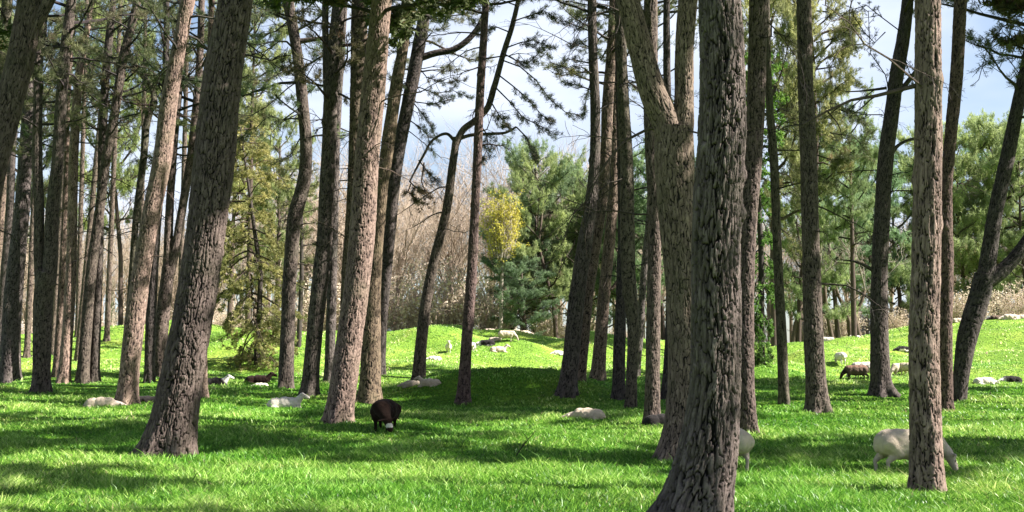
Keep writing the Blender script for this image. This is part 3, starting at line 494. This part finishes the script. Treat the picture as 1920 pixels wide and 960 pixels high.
# young pines whose crowns reach down to the meadow
def low_conifer(label, px, pb, Y, H, Rr, seed, mats, tone, tint=(1, 1, 1), z0=.8, name='young_pine', prof=None, limbs=44, twigs=11, tl=.8, lean=0, nl=.17, nw=.018, droop=.3, nn=13):
    base = at(px, pb, Y); base.z = gz(base.x, base.y); root = empty(name, base); tag(root, label, 'tree')
    mb = MB(); mb.tube([(0, 0, -.2), (.1, 0, H * .35), (lean * .5, .1, H * .7), (lean, 0, H)], [.16, .13, .08, .03], 8, 0, .4); link('trunk', mb.mesh('trunk', [BARK]), root)
    me = pine_crown('crown', seed, H=H - z0, Rr=Rr, limbs=limbs, twigs=twigs, tl=tl, tufts=5, nn=nn, nl=nl, nw=nw, tone=tone, mats=mats, droop=droop, prof=prof)
    c = link('crown', me, root); c.location = (0, 0, z0); c.rotation_euler = (0, math.atan2(lean, H), 0); c.color = (*tint, 1); return root
low_conifer('shaggy yellow-green young pine hanging to the meadow, right of the thick left trunk', 482, 652, 55, 12.5, 2.9, 71, None, .62, tint=(1.8, 1.6, 1.3), nn=20, nw=.03, z0=.4, prof=lambda f: .6 + .35 * math.sin(f * 5) ** 2 if f < .85 else .5, limbs=80, twigs=12, tl=1.0, lean=-1.2, droop=.9)
low_conifer('loose dark young pine beside the shaggy yellow-green one, seen past the wavy pine', 560, 645, 66, 12, 2.2, 72, None, .45, tint=(1.2, 1.1, 1), z0=3.5, limbs=30)
low_conifer('tree draped in fresh bright green hanging foliage right behind the widest trunk', 1428, 692, 50, 14.5, 1.25, 73, [BARK, FRESH], .55, tint=(1, 1, 1), z0=.3, prof=lambda f: .8 + .3 * math.sin(f * 9), limbs=60, twigs=9, tl=.7, name='fresh_green_tree', droop=1.2, nl=.13, nw=.045)
# ---------------------------------------------------------------- pines behind the meadow
def far_pine(label, px, Y, ztop, H, cs, tint, seed, w=.34, group='pines along the far edge of the meadow', lib=None, bend=.6):
    g = np.random.default_rng(seed); x = (px - 960) * Y / F; base = Vector((x, Y, gz(x, Y))); root = empty('far_pine', base, g.uniform(0, 6.28)); tag(root, label, 'tree', group)
    Ht = ztop - base.z; mb = MB(); b1, b2 = g.normal(0, bend), g.normal(0, bend)
    pts = [(0, 0, -.3), (b1 * .3, b2 * .2, Ht * .25), (b1, b2, Ht * .6), (b1 * .9, b2 * .6, Ht * .96)]; mb.tube(pts, [w * .6, w * .5, w * .33, .05], 9, 0, .45)
    k = g.integers(2, 5)
    for _ in range(k):
        z = g.uniform(.3, .6) * Ht; stub(mb, (b1 * z / Ht, b2 * z / Ht, z), (g.normal(), g.normal(), g.uniform(.2, .9)), g.uniform(1.5, 4), g.uniform(.04, .09), g, 2, -.1)
    t_o = link('trunk', mb.mesh('trunk', [BARK]), root); t_o.color = (1.2, 1.05, .95, 1)
    lib = lib or FARC; c = link('crown', lib[int(g.integers(len(lib)))], root); c.location = (b1, b2, Ht - H); c.scale = (cs, cs, H / 8.6); c.color = (*[v * (1.25 if px > 1640 else 1.35 if px < 540 else 1.3) for v in tint], 1); return root
ZT = lambda row, Y: EYE + (690 - row) / F * Y
far = [ # px, Y, top row, crown height, spread, tint, label
 (1000, 88, 296, 11, .8, (.85, 1.0, .95), 'tall blue-green pine at the far edge of the meadow, in the middle gap'),
 (955, 90, 420, 8.5, .75, (.65, .8, .78), 'dark low bluish pine behind the sheep on the central mound'),
 (1045, 86, 330, 11, .85, (1.1, 1.15, .85), 'yellow-green pine just left of the tight central row'),
 (1022, 94, 352, 12, .95, (.95, 1.0, .85), 'wide muted green pine filling in behind the tall centre pine'), (1128, 96, 350, 13, 1.0, (.85, .95, .8), 'muted pine glimpsed between the stems of the central row'),
 (1085, 92, 345, 11, .8, (.9, 1.05, .8), 'pale green pine seen against the first trunk of the central row'),
 (985, 84, 500, 5.5, .7, (.55, .7, .68), 'low dark pine bough mass above the sheep resting on the ridge'),
 (1170, 90, 330, 12, .8, (.8, 1, .9), 'pine behind the joined pair of trunks'),
 (1245, 88, 300, 12, .9, (.8, 1, .8), 'pine hidden behind the forked pine and the widest trunk'),
 (1450, 70, -60, 17, .85, (1.1, 1.0, .75), 'tall brownish-green pine behind the thin smooth pole'),
 (1530, 72, -10, 13, .8, (1.15, 1.0, .75), 'tall bronze-green pine whose boughs hang behind the knotted trunk'),
 (1600, 76, 215, 9, .55, (.9, 1, .8), 'mid-height pine reaching into the blue gap right of the knotted trunk'),
 (1495, 80, 300, 12, .8, (1, 1.1, .8), 'pine with an open crown low behind the thin pole and knotted trunk'),
 (1570, 86, 330, 11, .9, (.8, 1.0, .85), 'pine behind the lone sheep seen from the rear'),
 (1640, 92, 300, 12, .9, (.75, 1.0, .9), 'grey-green pine behind the flared-root trunk'),
 (1690, 94, 330, 12, .9, (1.1, 1.2, .95), 'pine between the flared-root trunk and the sunlit straight trunk'),
 (1745, 96, 275, 13, .95, (1.2, 1.25, .95), 'light green pine behind the reddish trunk on the right'),
 (1812, 97, 268, 13, 1.0, (1.3, 1.38, .95), 'broad fresh-green pine rising between the reddish trunk and the leaning fork'),
 (1870, 98, 262, 14, 1.0, (1.2, 1.28, .95), 'broad light green pine behind the leaning forked trunk'),
 (1925, 95, 272, 13, 1.0, (1.15, 1.22, .95), 'light green pine at the right picture edge'),
 (1840, 104, 300, 15, 1.0, (.7, 1.0, .8), 'darker pine filling behind the broad fresh-green pine'),
 (1990, 98, 270, 13, 1.0, (1.15, 1.22, .95), 'pine just outside the right picture edge'),
 (30, 84, 60, 17, .9, (1, 1, .8), 'far pine behind the leftmost trunks'),
 (228, 84, 30, 17, .9, (1.1, 1.15, .75), 'far pine between the crossing pair and the leaning sunlit pine'),
 (430, 80, 200, 13, .85, (1.3, 1.2, .85), 'olive pine behind the shaggy young pine'), (465, 74, -30, 10, .7, (1.2, 1.15, .9), 'tall pine with high hanging boughs left of the wavy pine'), (520, 78, 250, 11, .6, (1.1, 1.1, .85), 'open pine behind the foot of the wavy pine'),
 (-60, 80, 20, 17, .9, (1, 1, .8), 'far pine just outside the left edge'),
]
for i, (px, Y_, row, H, cs, tint, lb) in enumerate(far): far_pine(lb, px, Y_, ZT(row, Y_), H, cs, tint, 300 + i)
BP = find('tall bronze-green pine'); BP2 = find('tall brownish-green pine')
spray(0, 'foliage_branch', [[(1530, 130), (1565, 125), (1595, 140), (1615, 160)], [(1530, 190), (1570, 195), (1605, 215), (1635, 250)], [(1530, 230), (1560, 250), (1600, 255), (1632, 290)], [(1530, 80), (1570, 70), (1600, 85)], [(1530, 290), (1560, 300), (1590, 295)], [(1530, 20), (1575, 25), (1600, 50)], [(1530, 260), (1510, 300), (1540, 340), (1565, 345)]], 70, 61, r0=.06, tone=.4, twigs=11, tl=1.3, tufts=6, nn=16, nl=.26, nw=.03, parent=BP, tint=(.95, .95, .85), droop=.35)
spray(0, 'foliage_branch', [[(1450, 60), (1480, 70), (1500, 100)], [(1450, 200), (1485, 210), (1500, 250)], [(1450, 320), (1480, 330), (1500, 380)], [(1450, 420), (1480, 440), (1495, 480)], [(1450, 130), (1425, 150), (1415, 190)]], 68, 62, r0=.06, tone=.4, twigs=10, tl=1.3, tufts=6, nn=16, nl=.26, nw=.03, parent=BP2, tint=(1.0, .95, .8), droop=.35)
# pale forked broadleaf trees on the ridge, right
def ridge_tree(label, segs, Y, seed):
    g = np.random.default_rng(seed); p0 = at(segs[0][0][0], segs[0][0][1], Y); p0.z = gz(p0.x, p0.y); root = empty('broadleaf_tree', p0); tag(root, label, 'tree', 'bare trees on the ridge'); mb = MB(); tw = MB()
    for ln in segs:
        P = [at(x, y, Y) - p0 for x, y, w_ in ln]; r = [w_ / 2 * mpp(y, Y) for x, y, w_ in ln]
        if ln is segs[0]: P[0].z = -.3
        mb.tube(P, r, 10, 0, .6); d = P[-1] - P[-2]
        for _ in range(4): stub(tw, P[-1], d.normalized() + Vector((g.normal(0, .5), g.normal(0, .5), .1)), g.uniform(2, 4), r[-1] * .6, g, 2, -.2)
    t = link('trunk', mb.mesh('trunk', [BARK]), root); t.color = (1.35, 1.2, 1, 1); link('crown', tw.mesh('crown', [TWIG], False), root)
ridge_tree('pale bare tree forking wide above the ridge, right of the knotted trunk', [[(1594, 634, 9), (1592, 605, 9), (1585, 580, 8), (1572, 555, 6), (1562, 520, 5)], [(1590, 598, 5), (1600, 575, 5), (1598, 540, 4)]], 82, 1)
ridge_tree('darker bare tree bending beside the pale forked tree on the ridge', [[(1612, 632, 11), (1604, 600, 9), (1600, 575, 8), (1602, 540, 6), (1600, 500, 5)], [(1603, 590, 7), (1616, 565, 6), (1622, 545, 5)]], 81, 2)
ridge_tree('bare trunk leaning on the ridge right behind the thin smooth pole', [[(1486, 642, 10), (1491, 612, 9), (1499, 585, 8), (1504, 555, 7)]], 80, 3)
ridge_tree('reddish bare trunk on the ridge behind the knotted trunk', [[(1562, 636, 9), (1553, 600, 8), (1548, 565, 7), (1546, 530, 6)]], 81, 4)
ridge_tree('pale straight bare trunk beyond the meadow between the wavy pine and its dark neighbour', [[(565, 622, 6), (565, 580, 6), (566, 530, 5), (567, 490, 4)]], 88, 5)
# ---------------------------------------------------------------- bare woodland beyond: tall, many-twigged, each tree on its own
def bare_tree_mesh(seed, H=17, n0=9):
    g = np.random.default_rng(seed); mb = MB()
    def grow(p, d, L_, r, dep):
        n = 3; pts = [p]
        for k in range(n):
            d = d + g.normal(0, .2, 3) + np.array([0, 0, .09]); d /= np.linalg.norm(d); pts.append(pts[-1] + d * L_ / n)
        mb.tube(pts, np.linspace(r, r * .55, n + 1), 5 if dep > 2 else 3, 0, .85 - .15 * dep + g.normal(0, .08), cap=False)
        if dep == 0: return
        for k in range(g.integers(3, 5) if dep > 1 else g.integers(4, 7)):
            f = g.integers(1, n + 1); v = d * (.9 if dep < 3 else 1.3) + g.normal(0, .6, 3) + np.array([0, 0, .3]); grow(pts[f], v / np.linalg.norm(v), L_ * g.uniform(.5, .8), r * .5, dep - 1)
    mb.tube([(0, 0, -.4), (g.normal(0, .1), 0, H * .2), (g.normal(0, .2), g.normal(0, .2), H * .42)], [.2, .16, .13], 7, 0, .3, cap=False)
    for k in range(n0 + 3):
        z = H * g.uniform(.12, .42); grow(np.array([0, 0, z]), np.array([g.normal(0, .35), g.normal(0, .35), 1]), H * g.uniform(.2, .3), .05, 3)
    return mb.mesh('bare_tree', [TWIG], False)
BARE = [bare_tree_mesh(900 + k) for k in range(5)]
def shrub_mesh(seed, bud, n=150, Rr=1.6, H=3.2, bm=None):
    g = np.random.default_rng(seed); mb = MB(); P, D, A = [], [], []
    for k in range(n):
        az = g.uniform(0, 6.28); rr = Rr * math.sqrt(g.random()); p = np.array([math.cos(az) * rr * .5, math.sin(az) * rr * .5, 0]); q = np.array([math.cos(az) * rr, math.sin(az) * rr, H * g.uniform(.45, 1)]); mid = (p + q) / 2 + g.normal(0, .2, 3)
        mb.tube([p, mid, q], [.025, .016, .008], 3, 0, g.uniform(.3, 1), cap=False)
        for z in range(7):
            f = g.uniform(.25, 1); c = (mid + (q - mid) * f) if g.random() < .6 else (p + (mid - p) * f); e = c + g.normal(0, .35, 3) + [0, 0, .2]; mb.tube([c, e], [.009, .005], 3, 0, g.uniform(.4, 1), cap=False)
            for _ in range(bud): P.append(e + g.normal(0, .12, 3)); D.append(g.normal(size=3)); A.append(g.uniform(.15, 1))
    if bud: needles(mb, P, D, 3, .1, .06, .9, 1, np.array(A), g)
    return mb.mesh('blossom_shrub', [TWIG, bm or BUD], False)
SHRUB = [shrub_mesh(950 + k, 3, 80) for k in range(3)]; YB = shrub_mesh(960, 6, 110, 1.5, 4.5, YELLOW)
def place(name, me, x, y, s, rz, label, cat, group, tint=(1, 1, 1), part='branches', dz=0):
    o = link(name, me); o.location = (x, y, gz(x, y) - .1 + dz); o.scale = (s[0], s[0], s[1]); o.rotation_euler = (0, 0, rz); o.color = (*tint, 1); tag(o, label, cat, group); return o
g = np.random.default_rng(44)
n = 0
for Y_, cnt, lo, hi in ((97, 26, -320, 2300), (106, 38, -350, 2350), (116, 36, -380, 2400), (128, 38, -400, 2450)):
    for k in range(cnt):
        px = lo + (hi - lo) * (k + g.random() * .8) / cnt; mid = 480 < px < 1180
        row = (286 + 14 * math.sin(px / 60)) if mid else 400; row += g.normal(0, 12) + (10 if Y_ < 100 else 0)
        y = Y_ + g.normal(0, 2.5); x = (px - 960) * y / F; h = ZT(row, y) - gz(x, y); s = h / 13.8
        place('bare_tree', BARE[int(g.integers(5))], x, y, (s * 1.1, s), g.uniform(0, 6.28), 'leafless pale tan tree of the woodland behind the meadow', 'bare tree', 'leafless trees of the far woodland', tuple(float(v) for v in np.array((.98, .88, .8)) * g.uniform(.85, 1.15)))
for Y_, cnt, lo, hi in ((89, 26, -200, 2150), (95, 28, -200, 2150), (103, 30, -200, 2150)):
    for k in range(cnt):
        px = lo + (hi - lo) * (k + g.random() * .8) / cnt; y = Y_ + g.normal(0, 1.5); x = (px - 960) * y / F; s = g.uniform(.9, 1.45) * (1.25 if 600 < px < 960 else .75)
        if px > 1080 and k % 3 == 0: continue
        place('blossom_shrub', SHRUB[int(g.integers(3))], x, y, (s * 1.2, s), g.uniform(0, 6.28), 'twiggy shrub with pale buds along the woodland edge', 'shrub', 'budding shrubs along the woodland edge', (1.2, 1.12, 1.05))
yb = at(938, 412, 83.5); yz = ZT(485, 83.5); yr_ = empty('yellow_blossom_tree', (yb.x, 83.5, gz(yb.x, 83.5)))
tag(yr_, 'bright yellow flowering tree between the bare woodland and the tall centre pine', 'tree')
yc_ = link('crown', YB, yr_); yc_.location = (0, 0, yz - yr_.location.z); yc_.scale = (1.0, 1.0, 1.1)
mb = MB(); mb.tube([(0, 0, -.2), (.1, 0, (yz - yr_.location.z) * .5), (.15, 0, yz - yr_.location.z + .6), (0, 0, yz - yr_.location.z + 3)], [.16, .13, .1, .05], 7, 0, .3); link('trunk', mb.mesh('trunk', [TWIG]), yr_)
mb = MB(); gg = np.random.default_rng(5)       # the wood farther back, read as one mass
mbv = BARE[0]; n_v = len(mbv.vertices); co_ = np.empty(n_v * 3); mbv.vertices.foreach_get('co', co_); co_ = co_.reshape(-1, 3); nf = len(mbv.polygons)
lv = np.empty(len(mbv.loops), int); mbv.loops.foreach_get('vertex_index', lv); 
if len(lv) == nf * 4:
    for k in range(44):
        px = -500 + 3000 * (k + gg.random()) / 44; y = 155 + gg.normal(0, 5); x = (px - 960) * y / F; s = (ZT(370 + gg.normal(0, 15), y) - gz(x, y)) / 15.5; th = gg.uniform(0, 6.28)
        c_, s_ = math.cos(th), math.sin(th); v = np.stack([(co_[:, 0] * c_ - co_[:, 1] * s_) * s * 1.3 + x, (co_[:, 0] * s_ + co_[:, 1] * c_) * s * 1.3 + y, co_[:, 2] * s + gz(x, y)], -1); mb.add(v, lv.reshape(-1, 4), None, 0, .75)
    tag(link('far_wood', mb.mesh('far_wood', [TWIG], False)), 'hazy leafless wood closing the view behind the nearer trees', 'woodland', kind='stuff')
# ---------------------------------------------------------------- sheep: one continuous fleece-covered body each
WOOL, t, b = mat('fleece'); a = attr(t, 'Col'); co = t.nodes.new('ShaderNodeTexCoord').outputs['Object']
n1 = noise(t, 9, 5, .6, co); r1 = ramp(t, [(.3, (.78, .76, .74)), (.7, (1.12, 1.1, 1.06))]); t.links.new(n1.outputs['Fac'], r1.inputs[0])
t.links.new(mixc(t, a.outputs['Color'], r1.outputs[0], 1, 'MULTIPLY'), b.inputs['Base Color']); b.inputs['Roughness'].default_value = .95; b.inputs['Specular IOR Level'].default_value = .1
b.inputs['Sheen Weight'].default_value = .04; n2 = noise(t, 55, 5, .7, co); bump(t, b, n2.outputs['Fac'], .9, .02)
def seg(a, b, ra, rb, n=8):
    a, b = np.array(a, float), np.array(b, float); return [(a + (b - a) * k / (n - 1), (ra + (rb - ra) * k / (n - 1),) * 3) for k in range(n)]
def mirror(f): return f(1) + f(-1)
POSES = {}
def legs_stand(dx=0.):
    L_ = []
    for s in (1, -1):
        o = .05 * s * (1 if dx == 0 else dx)
        L_ += seg((.30, .10 * s, .42), (.31 + o, .10 * s, .25), .085, .045) + seg((.31 + o, .10 * s, .25), (.31 + o * 1.3, .10 * s, .13), .04, .028) + seg((.31 + o * 1.3, .10 * s, .13), (.32 + o * 1.3, .10 * s, .02), .028, .034)
        q = -o; L_ += seg((-.34, .11 * s, .47), (-.26 + q, .12 * s, .34), .125, .085) + seg((-.27 + q, .12 * s, .33), (-.43 + q, .115 * s, .21), .07, .034) + seg((-.43 + q, .115 * s, .21), (-.40 + q, .11 * s, .02), .032, .032)
    return L_
def torso(z=0., h=1.): return [((.24, 0, .46 * h + z), (.23, .18, .215)), ((.05, 0, .445 * h + z), (.3, .215, .235)), ((-.15, 0, .455 * h + z), (.28, .215, .23)), ((-.31, 0, .48 * h + z), (.21, .19, .2)), ((-.47, 0, .5 * h + z), (.05, .035, .05)), ((-.5, 0, .42 * h + z), (.032, .03, .09))]
def head(c, d, up=(0, 0, 1)):
    """c = poll, d = direction to the muzzle"""
    c, d, up = np.array(c, float), np.array(d, float), np.array(up, float); d /= np.linalg.norm(d); sd = np.cross(up, d); sd /= np.linalg.norm(sd); n = np.cross(d, sd)
    o = [(c, (.082, .08, .085))] + seg(c, c + d * .12, .078, .06) + seg(c + d * .12, c + d * .2, .06, .045) + [(c + d * .205 - n * .01, (.042, .042, .036))]
    for s in (1, -1): o += seg(c + sd * s * .06 + n * .03 - d * .02, c + sd * s * .15 + n * .03 - d * .03, .026, .024) + seg(c + sd * s * .15 + n * .03 - d * .03, c + sd * s * .2 + n * .0, .024, .011)
    eyes = [c + d * .08 + sd * s * .062 + n * .028 for s in (1, -1)]; return o, eyes
def pose(name, parts, hd): h, e = head(*hd); POSES[name] = (parts + h, e, np.array(hd[0], float))
pose('graze', torso() + legs_stand() + seg((.36, 0, .52), (.58, 0, .33), .15, .09) , ((.62, 0, .27), (.42, 0, -.9), (1, 0, .4)))
pose('graze_turn', torso() + legs_stand(.6) + seg((.36, 0, .52), (.56, .1, .33), .15, .09), ((.6, .14, .25), (.3, .25, -.85), (1, .2, .4)))
pose('stand', torso() + legs_stand(.4) + seg((.36, 0, .55), (.54, 0, .76), .14, .085), ((.57, 0, .8), (.9, 0, -.35)))
def lie(nk): return [((.22, 0, .2), (.24, .2, .2)), ((0, 0, .2), (.3, .235, .215)), ((-.25, 0, .19), (.25, .23, .2)), ((-.48, 0, .16), (.05, .04, .08))] + seg((.32, .13, .1), (.5, .12, .06), .06, .035) + seg((.5, .12, .06), (.36, .16, .04), .035, .03) + seg((.32, -.13, .1), (.52, -.1, .05), .06, .035) + seg((-.3, .2, .1), (-.08, .27, .06), .08, .04) + seg((-.3, -.2, .1), (-.1, -.25, .06), .08, .04) + nk
pose('lie_up', lie(seg((.33, 0, .27), (.47, 0, .42), .13, .085)), ((.49, 0, .46), (.9, .15, -.35)))
pose('lie_low', lie(seg((.33, 0, .22), (.52, .06, .2), .12, .085)), ((.56, .08, .18), (.9, .4, -.3)))
def icosphere():
    import bmesh; bm = bmesh.new(); bmesh.ops.create_icosphere(bm, subdivisions=2, radius=1); v = np.array([tuple(x.co) for x in bm.verts]); f = np.array([[x.index for x in p.verts] for p in bm.faces]); bm.free(); return v, f
IV, IF = icosphere(); RAW = {}
for k, (parts, eyes, hc) in POSES.items():
    mb = MB()
    for c, r in parts: mb.add(IV * np.array(r) + np.array(c), None, IF)
    ob = link('tmp', mb.mesh('tmp', [])); md = ob.modifiers.new('r', 'REMESH'); md.mode = 'VOXEL'; md.voxel_size = .016; ms = ob.modifiers.new('s', 'SMOOTH'); ms.factor = .5; ms.iterations = 7
    me = bpy.data.meshes.new_from_object(ob.evaluated_get(bpy.context.evaluated_depsgraph_get())); bpy.data.objects.remove(ob)
    V = np.empty(len(me.vertices) * 3); me.vertices.foreach_get('co', V); V = V.reshape(-1, 3); N = np.empty(len(V) * 3); me.vertices.foreach_get('normal', N) if hasattr(me.vertices[0], 'normal') else None; N = N.reshape(-1, 3)
    body = sstep(.2, .34, np.linalg.norm(V - hc, axis=1)) * sstep(.2, .34, V[:, 2] + (.2 if 'lie' in k else 0))
    V2 = V + N * (.012 * fbm(V[:, 0] * 14, V[:, 1] * 14, V[:, 2] * 14, 2, 5) * body + .012 * body)[:, None]; me.vertices.foreach_set('co', V2.ravel()); me.polygons.foreach_set('use_smooth', [True] * len(me.polygons))
    RAW[k] = (me, V, body, eyes, hc)
CREAM, GREY_, DARK, BLK = (.5, .42, .33), (.62, .6, .55), (.016, .008, .006), (.018, .016, .016)
VAR = {}
def sheep_mesh(p, kind):
    if (p, kind) in VAR: return VAR[p, kind]
    src, V, body, eyes, hc = RAW[p]; me = src.copy(); me.name = 'sheep'; me.materials.clear(); me.materials.append(WOOL); n = len(V)
    base, face = {'cream': (CREAM, (.45, .38, .33)), 'white': ((.62, .57, .5), (.55, .5, .46)), 'dark': (DARK, DARK), 'brown': ((.12, .085, .065), (.03, .02, .02)), 'pied': ((.7, .66, .58), BLK), 'badger': (BLK, (.6, .58, .54))}[kind]
    C = np.ones((n, 4)); C[:, :3] = np.array(base) * body[:, None] + np.array(face) * (1 - body[:, None])
    hd = np.linalg.norm(V - hc, axis=1) < .24
    if kind == 'dark':
        bl = hd & (np.linalg.norm(V - hc - np.array([.04, .03, -.09]), axis=1) < .065); C[bl, :3] = (.6, .57, .54) 
    if kind == 'pied': s = fbm(V[:, 0] * 3.4, V[:, 1] * 3.4, V[:, 2] * 3.4, 1, 8) > .22; C[s & (body > .5), :3] = BLK
    if kind == 'brown': C[V[:, 2] > .58, :3] = (.17, .1, .075)
    for e in eyes: C[np.linalg.norm(V - e, axis=1) < .017, :3] = (.01, .01, .01)
    at_ = me.attributes.new('Col', 'FLOAT_COLOR', 'POINT'); at_.data.foreach_set('color', C.astype(np.float32).ravel()); VAR[p, kind] = me; return me
def sheep(label, px, py, deg, p, kind, s=1., Y=None, sink=.03, group='sheep of the flock', tint=None):
    """deg: heading seen from above, 0 = facing right in the picture, 90 = away, -90 = towards the camera"""
    q = on_ground(px, py) if Y is None else at(px, py, Y)
    o = link('sheep', sheep_mesh(p, kind)); o.location = (q.x, q.y, gz(q.x, q.y) - sink); s *= 1.0; sink += .05 * ('lie' in p); o.scale = (s, s, s); o.location.z -= .09 * ('lie' in p); o.rotation_euler = (0, 0, R(deg)); tag(o, label, 'sheep', group); return o
sheep('large cream sheep grazing rightward with the straight sunlit trunk hiding its middle', 1706, 888, 4, 'graze', 'cream', 1.0)
sheep('pale sheep seen from its rump, poking out beside the widest trunk', 1372, 884, 100, 'graze', 'cream', 1.0, sink=.0)
sheep('dark brown sheep with a white blaze, grazing toward the camera in the middle grass', 720, 808, -96, 'graze_turn', 'dark', 1.1).scale = (.85, 1.42, 1.1)
sheep('cream sheep reclining in the shade left of the stout pine, head raised to the right', 534, 764, 3, 'lie_up', 'white', 1.05)
sheep('cream sheep lying curled in the shade right of centre, back to the camera', 1102, 785, 150, 'lie_low', 'cream', .95)
sheep('cream sheep lying low left of the leaning sunlit pine', 190, 763, 2, 'lie_low', 'cream', 1.)
sheep('black sheep resting in the shade between the leaning sunlit pine and thick left trunk', 276, 756, 185, 'lie_low', 'badger', .85)
sheep('black-backed sheep with a white face lying just right of the thick left trunk', 404, 722, 10, 'lie_up', 'badger', 1.)
sheep('black sheep lying with raised head left of the wavy pine foot', 484, 718, 5, 'lie_up', 'dark', 1.05)
sheep('small white lamb lying against the black sheep near the wavy pine', 489, 724, 180, 'lie_low', 'white', .6)
sheep('pale sheep lying left of the thin curving pine foot', 774, 722, 180, 'lie_low', 'cream', .7)
sheep('pale sheep lying right of the thin curving pine foot, ears up', 806, 721, 172, 'lie_up', 'cream', .78)
sheep('black sheep mostly hidden behind the plain straight grey-brown pine', 1243, 798, 10, 'lie_low', 'badger', .95)
sheep('dark sheep lying on the skyline left of the central mound top', 741, 627, 180, 'lie_up', 'badger', .85, Y=76)
sheep('white sheep lying behind the dark one left of the central mound top', 755, 624, 20, 'lie_low', 'white', .85, Y=77)
sheep('white sheep standing and facing the camera on the central slope', 841, 661, -85, 'stand', 'white', .8)
sheep('small white sheep lying lowest on the central slope', 814, 675, 190, 'lie_low', 'white', .8)
sheep('white sheep grazing beside the slim reddish pine, seen from behind', 886, 659, 80, 'graze', 'white', .8)
sheep('white sheep sitting on the ridge just behind the slim reddish pine', 888, 625, -60, 'lie_up', 'white', .9, Y=77)
sheep('black sheep lying on the central slope below the standing white one', 912, 647, 170, 'lie_low', 'badger', 1.)
sheep('white sheep standing and grazing rightward on top of the central slope', 950, 640, 0, 'graze', 'cream', .95)
sheep('white sheep lying left of the standing one on the central ridge', 918, 634, 180, 'lie_low', 'cream', .9, Y=77)
sheep('white lamb lying just below the legs of the ridge-top grazer', 928, 639, 10, 'lie_up', 'cream', .8)
sheep('cream sheep resting on the ridge right behind the standing grazer', 966, 630, 0, 'lie_low', 'cream', .9, Y=77.5)
sheep('rightmost cream sheep lying on the central ridge', 983, 631, 0, 'lie_low', 'cream', .9, Y=77.5)
sheep('cream sheep lying on the slope facing right, above the bare earth patch', 934, 659, 5, 'lie_up', 'cream', 1.)
sheep('tiny white sheep lying alone on the slope left of the tight central row', 1046, 664, 200, 'lie_low', 'white', .75)
sheep('white sheep seen from the rear on the lit bank right of the knotted trunk', 1576, 684, 95, 'graze', 'white', .95)
sheep('brown-black sheep grazing leftward on the bank beside the flared-root trunk', 1606, 713, 180, 'graze', 'brown', .98)
sheep('white sheep grazing directly behind the brown-black one', 1622, 709, 170, 'graze', 'white', 1.05)
sheep('cream sheep grazing between the flared-root trunk and the straight sunlit trunk', 1686, 705, 215, 'graze', 'cream', .95)
sheep('cream sheep half hidden by the left edge of the straight sunlit trunk', 1706, 704, 150, 'graze', 'cream', .95)
sheep('black and white pied sheep lying on the right bank', 1693, 658, 185, 'lie_low', 'pied', .95)
sheep('white sheep grazing on the ridge, front half showing right of the knotted trunk', 1550, 644, -15, 'graze', 'white', .95, Y=76)
sheep('white sheep lying on the ridge below the pale forked tree', 1602, 638, 180, 'lie_low', 'white', .9, Y=77)
sheep('white sheep lying on the lit grass right of the strongly leaning pine', 1846, 719, 0, 'lie_low', 'white', .9)
sheep('black sheep lying on the lit grass near the right edge', 1896, 716, 180, 'lie_low', 'badger', .9)
sheep('cream sheep resting on the skyline left of the strongly leaning pine', 1797, 607, 0, 'lie_low', 'cream', .95, Y=78)
sheep('brown sheep resting on the right skyline', 1868, 602, 180, 'lie_low', 'brown', 1., Y=78)
sheep('small black sheep between the brown and cream ones on the right skyline', 1882, 601, 0, 'lie_up', 'badger', .75, Y=78.6)
sheep('cream sheep lying left of the last one on the right skyline', 1894, 603, 180, 'lie_low', 'cream', 1.2, Y=77)
sheep('rightmost cream sheep on the right skyline', 1915, 601, 0, 'lie_up', 'cream', 1.1, Y=78)
# ---------------------------------------------------------------- fallen sticks and dry stalks
def stick(label, ln, w0, seed, tint=(1, 1, 1), name='fallen_twig'):
    q = on_ground(*ln[0]); Y_ = q.y; mb = MB(); g = np.random.default_rng(seed); P = [at(x, y, Y_) - q for x, y in ln]
    mb.tube(P, np.linspace(w0, w0 * .4, len(P)), 6, 0, .35, cap=True)
    for k in range(1, len(P) - 1): stub(mb, P[k], (g.normal(), g.normal(0, .3), .6), .25, w0 * .5, g, 0, 0)
    o = link(name, mb.mesh(name, [BARK])); o.location = q; o.color = (*tint, 1); tag(o, label, 'twig')
stick('dark crooked twig sticking up from the lit grass at the picture centre', [(962, 864), (974, 845), (990, 824), (1004, 808)], .011, 1, (.8, .7, .6))
stick('short dark twig upright in the left foreground grass', [(262, 926), (268, 915), (276, 904)], .008, 2, (.7, .6, .6))
stick('dry bent straw-coloured stalk in front of the plain straight pine', [(1198, 832), (1200, 818), (1203, 808), (1212, 811)], .006, 3, (2.4, 2.2, 1.7), 'dry_stalk')
stick('thin dry stalk beyond the reddish pine on the lit grass', [(1857, 745), (1857, 730), (1858, 716)], .01, 4, (1, .9, .8), 'dry_stalk')
